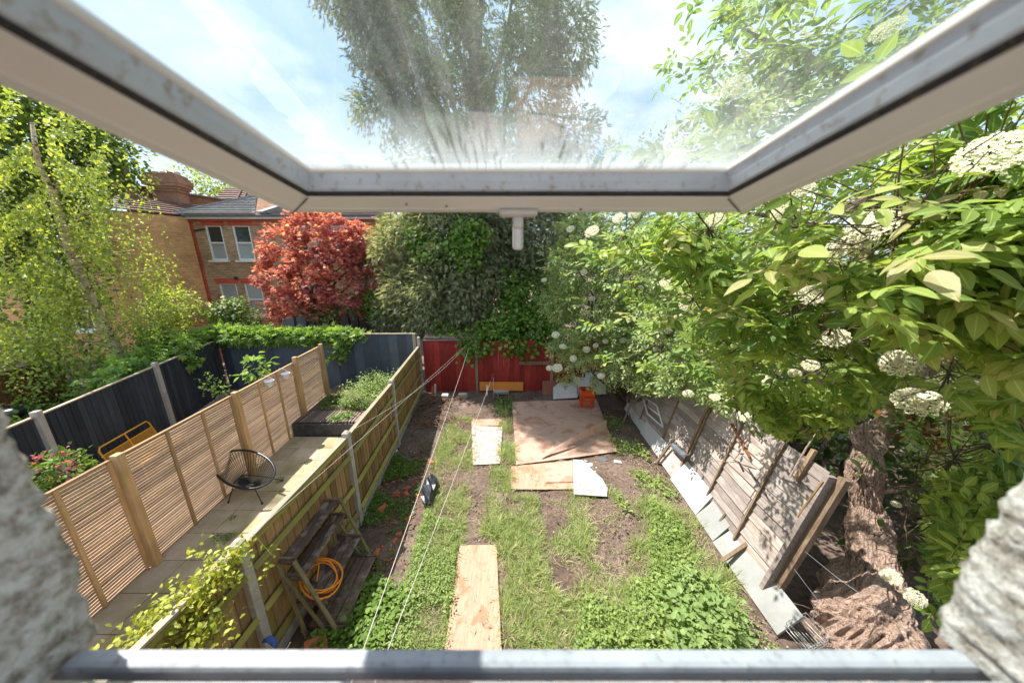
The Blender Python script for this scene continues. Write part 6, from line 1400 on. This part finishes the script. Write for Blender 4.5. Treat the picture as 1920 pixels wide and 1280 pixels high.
# ================================================================== THE WINDOW WE LOOK OUT OF
def bumpy_box(lo, hi, n, amp, fixed=None):
    """box with gridded, noisy faces"""
    import bmesh
    bm = bmesh.new(); lo = Vector(lo); hi = Vector(hi); bmesh.ops.create_cube(bm, size=1)
    for v in bm.verts: v.co = Vector([lo[i]+(v.co[i]+.5)*(hi[i]-lo[i]) for i in range(3)])
    return bm
def own_wall():
    from mathutils import noise as mn
    th = thing('house_wall', 'grey roughcast rendered wall around the window we look out of', 'wall', (0, .2, 0))
    def reveal(x0, x1, z0, z1, inner, nx, nz, nm='render'):
        """L-shaped sheet: outer face at y=.27 and the reveal side facing the opening"""
        m = MB(); ys = [0.10, .125, .15, .17, .19, .21, .23, .25, .262]; xs = [inner+(x0 if inner == x1 else x1)*0 for _ in ys]
        sgn = -1 if inner == x1 else 1
        prof = [(inner, y) for y in ys]+[(inner+sgn*.012, .272)]+[(inner+sgn*d, .276) for d in (.03, .05, .07, .1, .14, .2, .3, .6, 1.2, 3.0)]
        vs = []; zs = np.linspace(z0, z1, nz)
        for z in zs:
            for (x, y) in prof:
                k = .55 if abs(x-inner) < .25 else .3
                p = Vector((x, y, z)); q = mn.noise(p*60)*.006+mn.noise(p*120)*.005+mn.noise(p*9)*.006; vs.append((x-sgn*q*(1 if y < .27 else .5), y+q*(1 if y > .25 else .3), z))
        K = len(prof); fs = [(j*K+i, j*K+i+1, (j+1)*K+i+1, (j+1)*K+i) for j in range(nz-1) for i in range(K-1)]
        m.add(vs, fs); m.build(nm, M['roughcast'], th, smooth=True)
    reveal(-3.5, -.478, 0, 5, -.478, 0, 2)if False else None
    def rev(inner, sgn): 
        reveal(inner if sgn > 0 else -9, inner if sgn < 0 else 9, 4.078, 4.86, inner, 0, 190)
    rev(-.474, -1); rev(.494, 1)
    # body of the wall behind the render
    m = MB(); m.box((-2.3, .07, 2.9), (3.6, .30, 6.2)); m.box((2.33, .07, 2.9), (3.6, .30, 6.2)); m.box((0.02, .07, 1.96), (1.0, .30, 3.92)); m.box((0, .235, 2.01), (8.2, .03, 4.02)); m.box((0.02, .07, 5.5), (1.0, .30, 1.2)); m.build('brickwork', M['roughcast'], th)
own_wall()
def own_window():
    th = thing('window', 'open white plastic top hung window with dirty glass seen from inside', 'window', (0.01, .17, 4.66))
    a = Vector((0, .9876, -.156)); n = Vector((0, .156, .9876)); O = Vector((0.010, .0437, 4.5+.1848)); x = Vector((1, 0, 0)); Lh = .6312; W = .45
    def S(sx, s, h): return O+x*sx+a*s+n*h
    def mitred(name, prof, mat, parent, bevel=0.0):
        """prof: list of (inset from outer edge, height) swept round the sash rectangle with mitred corners"""
        corners = [(-1, 0), (1, 0), (1, 1), (-1, 1)]; vs = []; K = len(prof)
        for (cx, cy) in corners:
            for (i, h) in prof:
                vs.append(S((W-i)*cx, (i if cy == 0 else Lh-i), h))
        fs = []
        for c in range(4):
            for k in range(K): fs.append((c*K+k, c*K+(k+1) % K, ((c+1) % 4)*K+(k+1) % K, ((c+1) % 4)*K+k))
        m = MB(); m.add(vs, fs); return m.build(name, mat, parent, bevel=bevel)
    sash = mitred('sash_frame', [(0.000, .052), (0.000, .008), (.005, .0), (.030, -.002), (.034, .001), (.038, -.002), (.091, -.001), (.094, .004), (.094, .052)], M['pvc'], th)
    mitred('gasket', [(.0935, .0), (.098, .003), (.098, .02), (.0935, .02)], M['gasket'], sash)
    mitred('glazing_bead', [(.0975, .006), (.102, .008), (.1065, .020), (.109, .030), (.109, .040), (.0975, .040)], M['pvc_dirt'], sash)
    mitred('gasket', [(.1085, .031), (.1125, .033), (.1125, .040), (.1085, .040)], M['pvc'], sash)
    m = MB(); i = .106; m.plate([S(-(W-i), i, .040), S(W-i, i, .040), S(W-i, Lh-i, .040), S(-(W-i), Lh-i, .040)], .004); g = m.mesh('glass', O)
    go = link_mesh('glass', g, M['glass'], th, O)
    # mitred corner seams and screws
    for sx in (-1, 1):
        m = MB(); m.plate([S(sx*(W-.004), Lh-.003, -.0032), S(sx*(W-.004)-sx*.0012, Lh-.0018, -.0032), S(sx*(W-.093)-sx*.0012, Lh-.0918, -.0032), S(sx*(W-.093), Lh-.093, -.0032)], .001); m.build('corner_seam', M['gasket'], sash)
    for q, s2 in ((-.13, .05), (.12, .03), (-.20, .06)):
        m = MB(); m.tube([S(q, Lh-s2, -.0035), S(q, Lh-s2, -.0015)], .0022, 8); m.build('screw', M['gasket'], sash)
    # handle on the free edge
    hb = thing('handle', None, None); hb.parent = th; c = S(.002, Lh-.022, -.006); hb.location = c-wloc(th)
    m = MB(); R3 = Matrix((x, a, n)).transposed(); m.box(c, (.074, .026, .012), R3); m.build('base_plate', M['metalw'], hb, bevel=.004)
    m = MB(); m.box(S(.002, Lh-.006, -.020), (.020, .022, .022), R3); m.build('spindle', M['metalw'], hb, bevel=.004)
    m = MB(); p0 = S(.002, Lh+.002, -.018); m.bar(p0, p0+Vector((0, .004, -.052)), .021, .012, up=(0, 1, 0)); m.build('lever', M['metalw'], hb, bevel=.005)
    # hinge side: outer frame head and jambs
    zb = 4.5-.42
    m = MB(); m.box((.015, -.0, 4.74), (.98, .07, .05)); m.build('frame_head', M['pvc'], th, bevel=.003)
    for sx in (-1, 1):
        m = MB(); m.box((.015+sx*.487, .0, 4.40), (.04, .06, .64)); m.build('frame_jamb', M['pvc'], th, bevel=.004)
    # bottom of the frame and the cill
    m = MB(); m.box((.015, .2415, zb-.012), (1.7, .019, .024)); m.build('cill_nose', M['cill_pvc'], th, bevel=.006)
    m = MB(); m.box((.015, .215, zb-.045), (.96, .036, .03)); m.build('frame_gap', M['gasket'], th)
    m = MB(); m.box((.015, .188, zb+.0), (.94, .050, .04)); m.build('frame_bottom', M['cill_pvc'], th, bevel=.006)
    m = MB(); m.box((.015, .12, zb+.002), (.94, .08, .04)); m.build('inner_cill', M['pvc'], th, bevel=.004)
own_window()
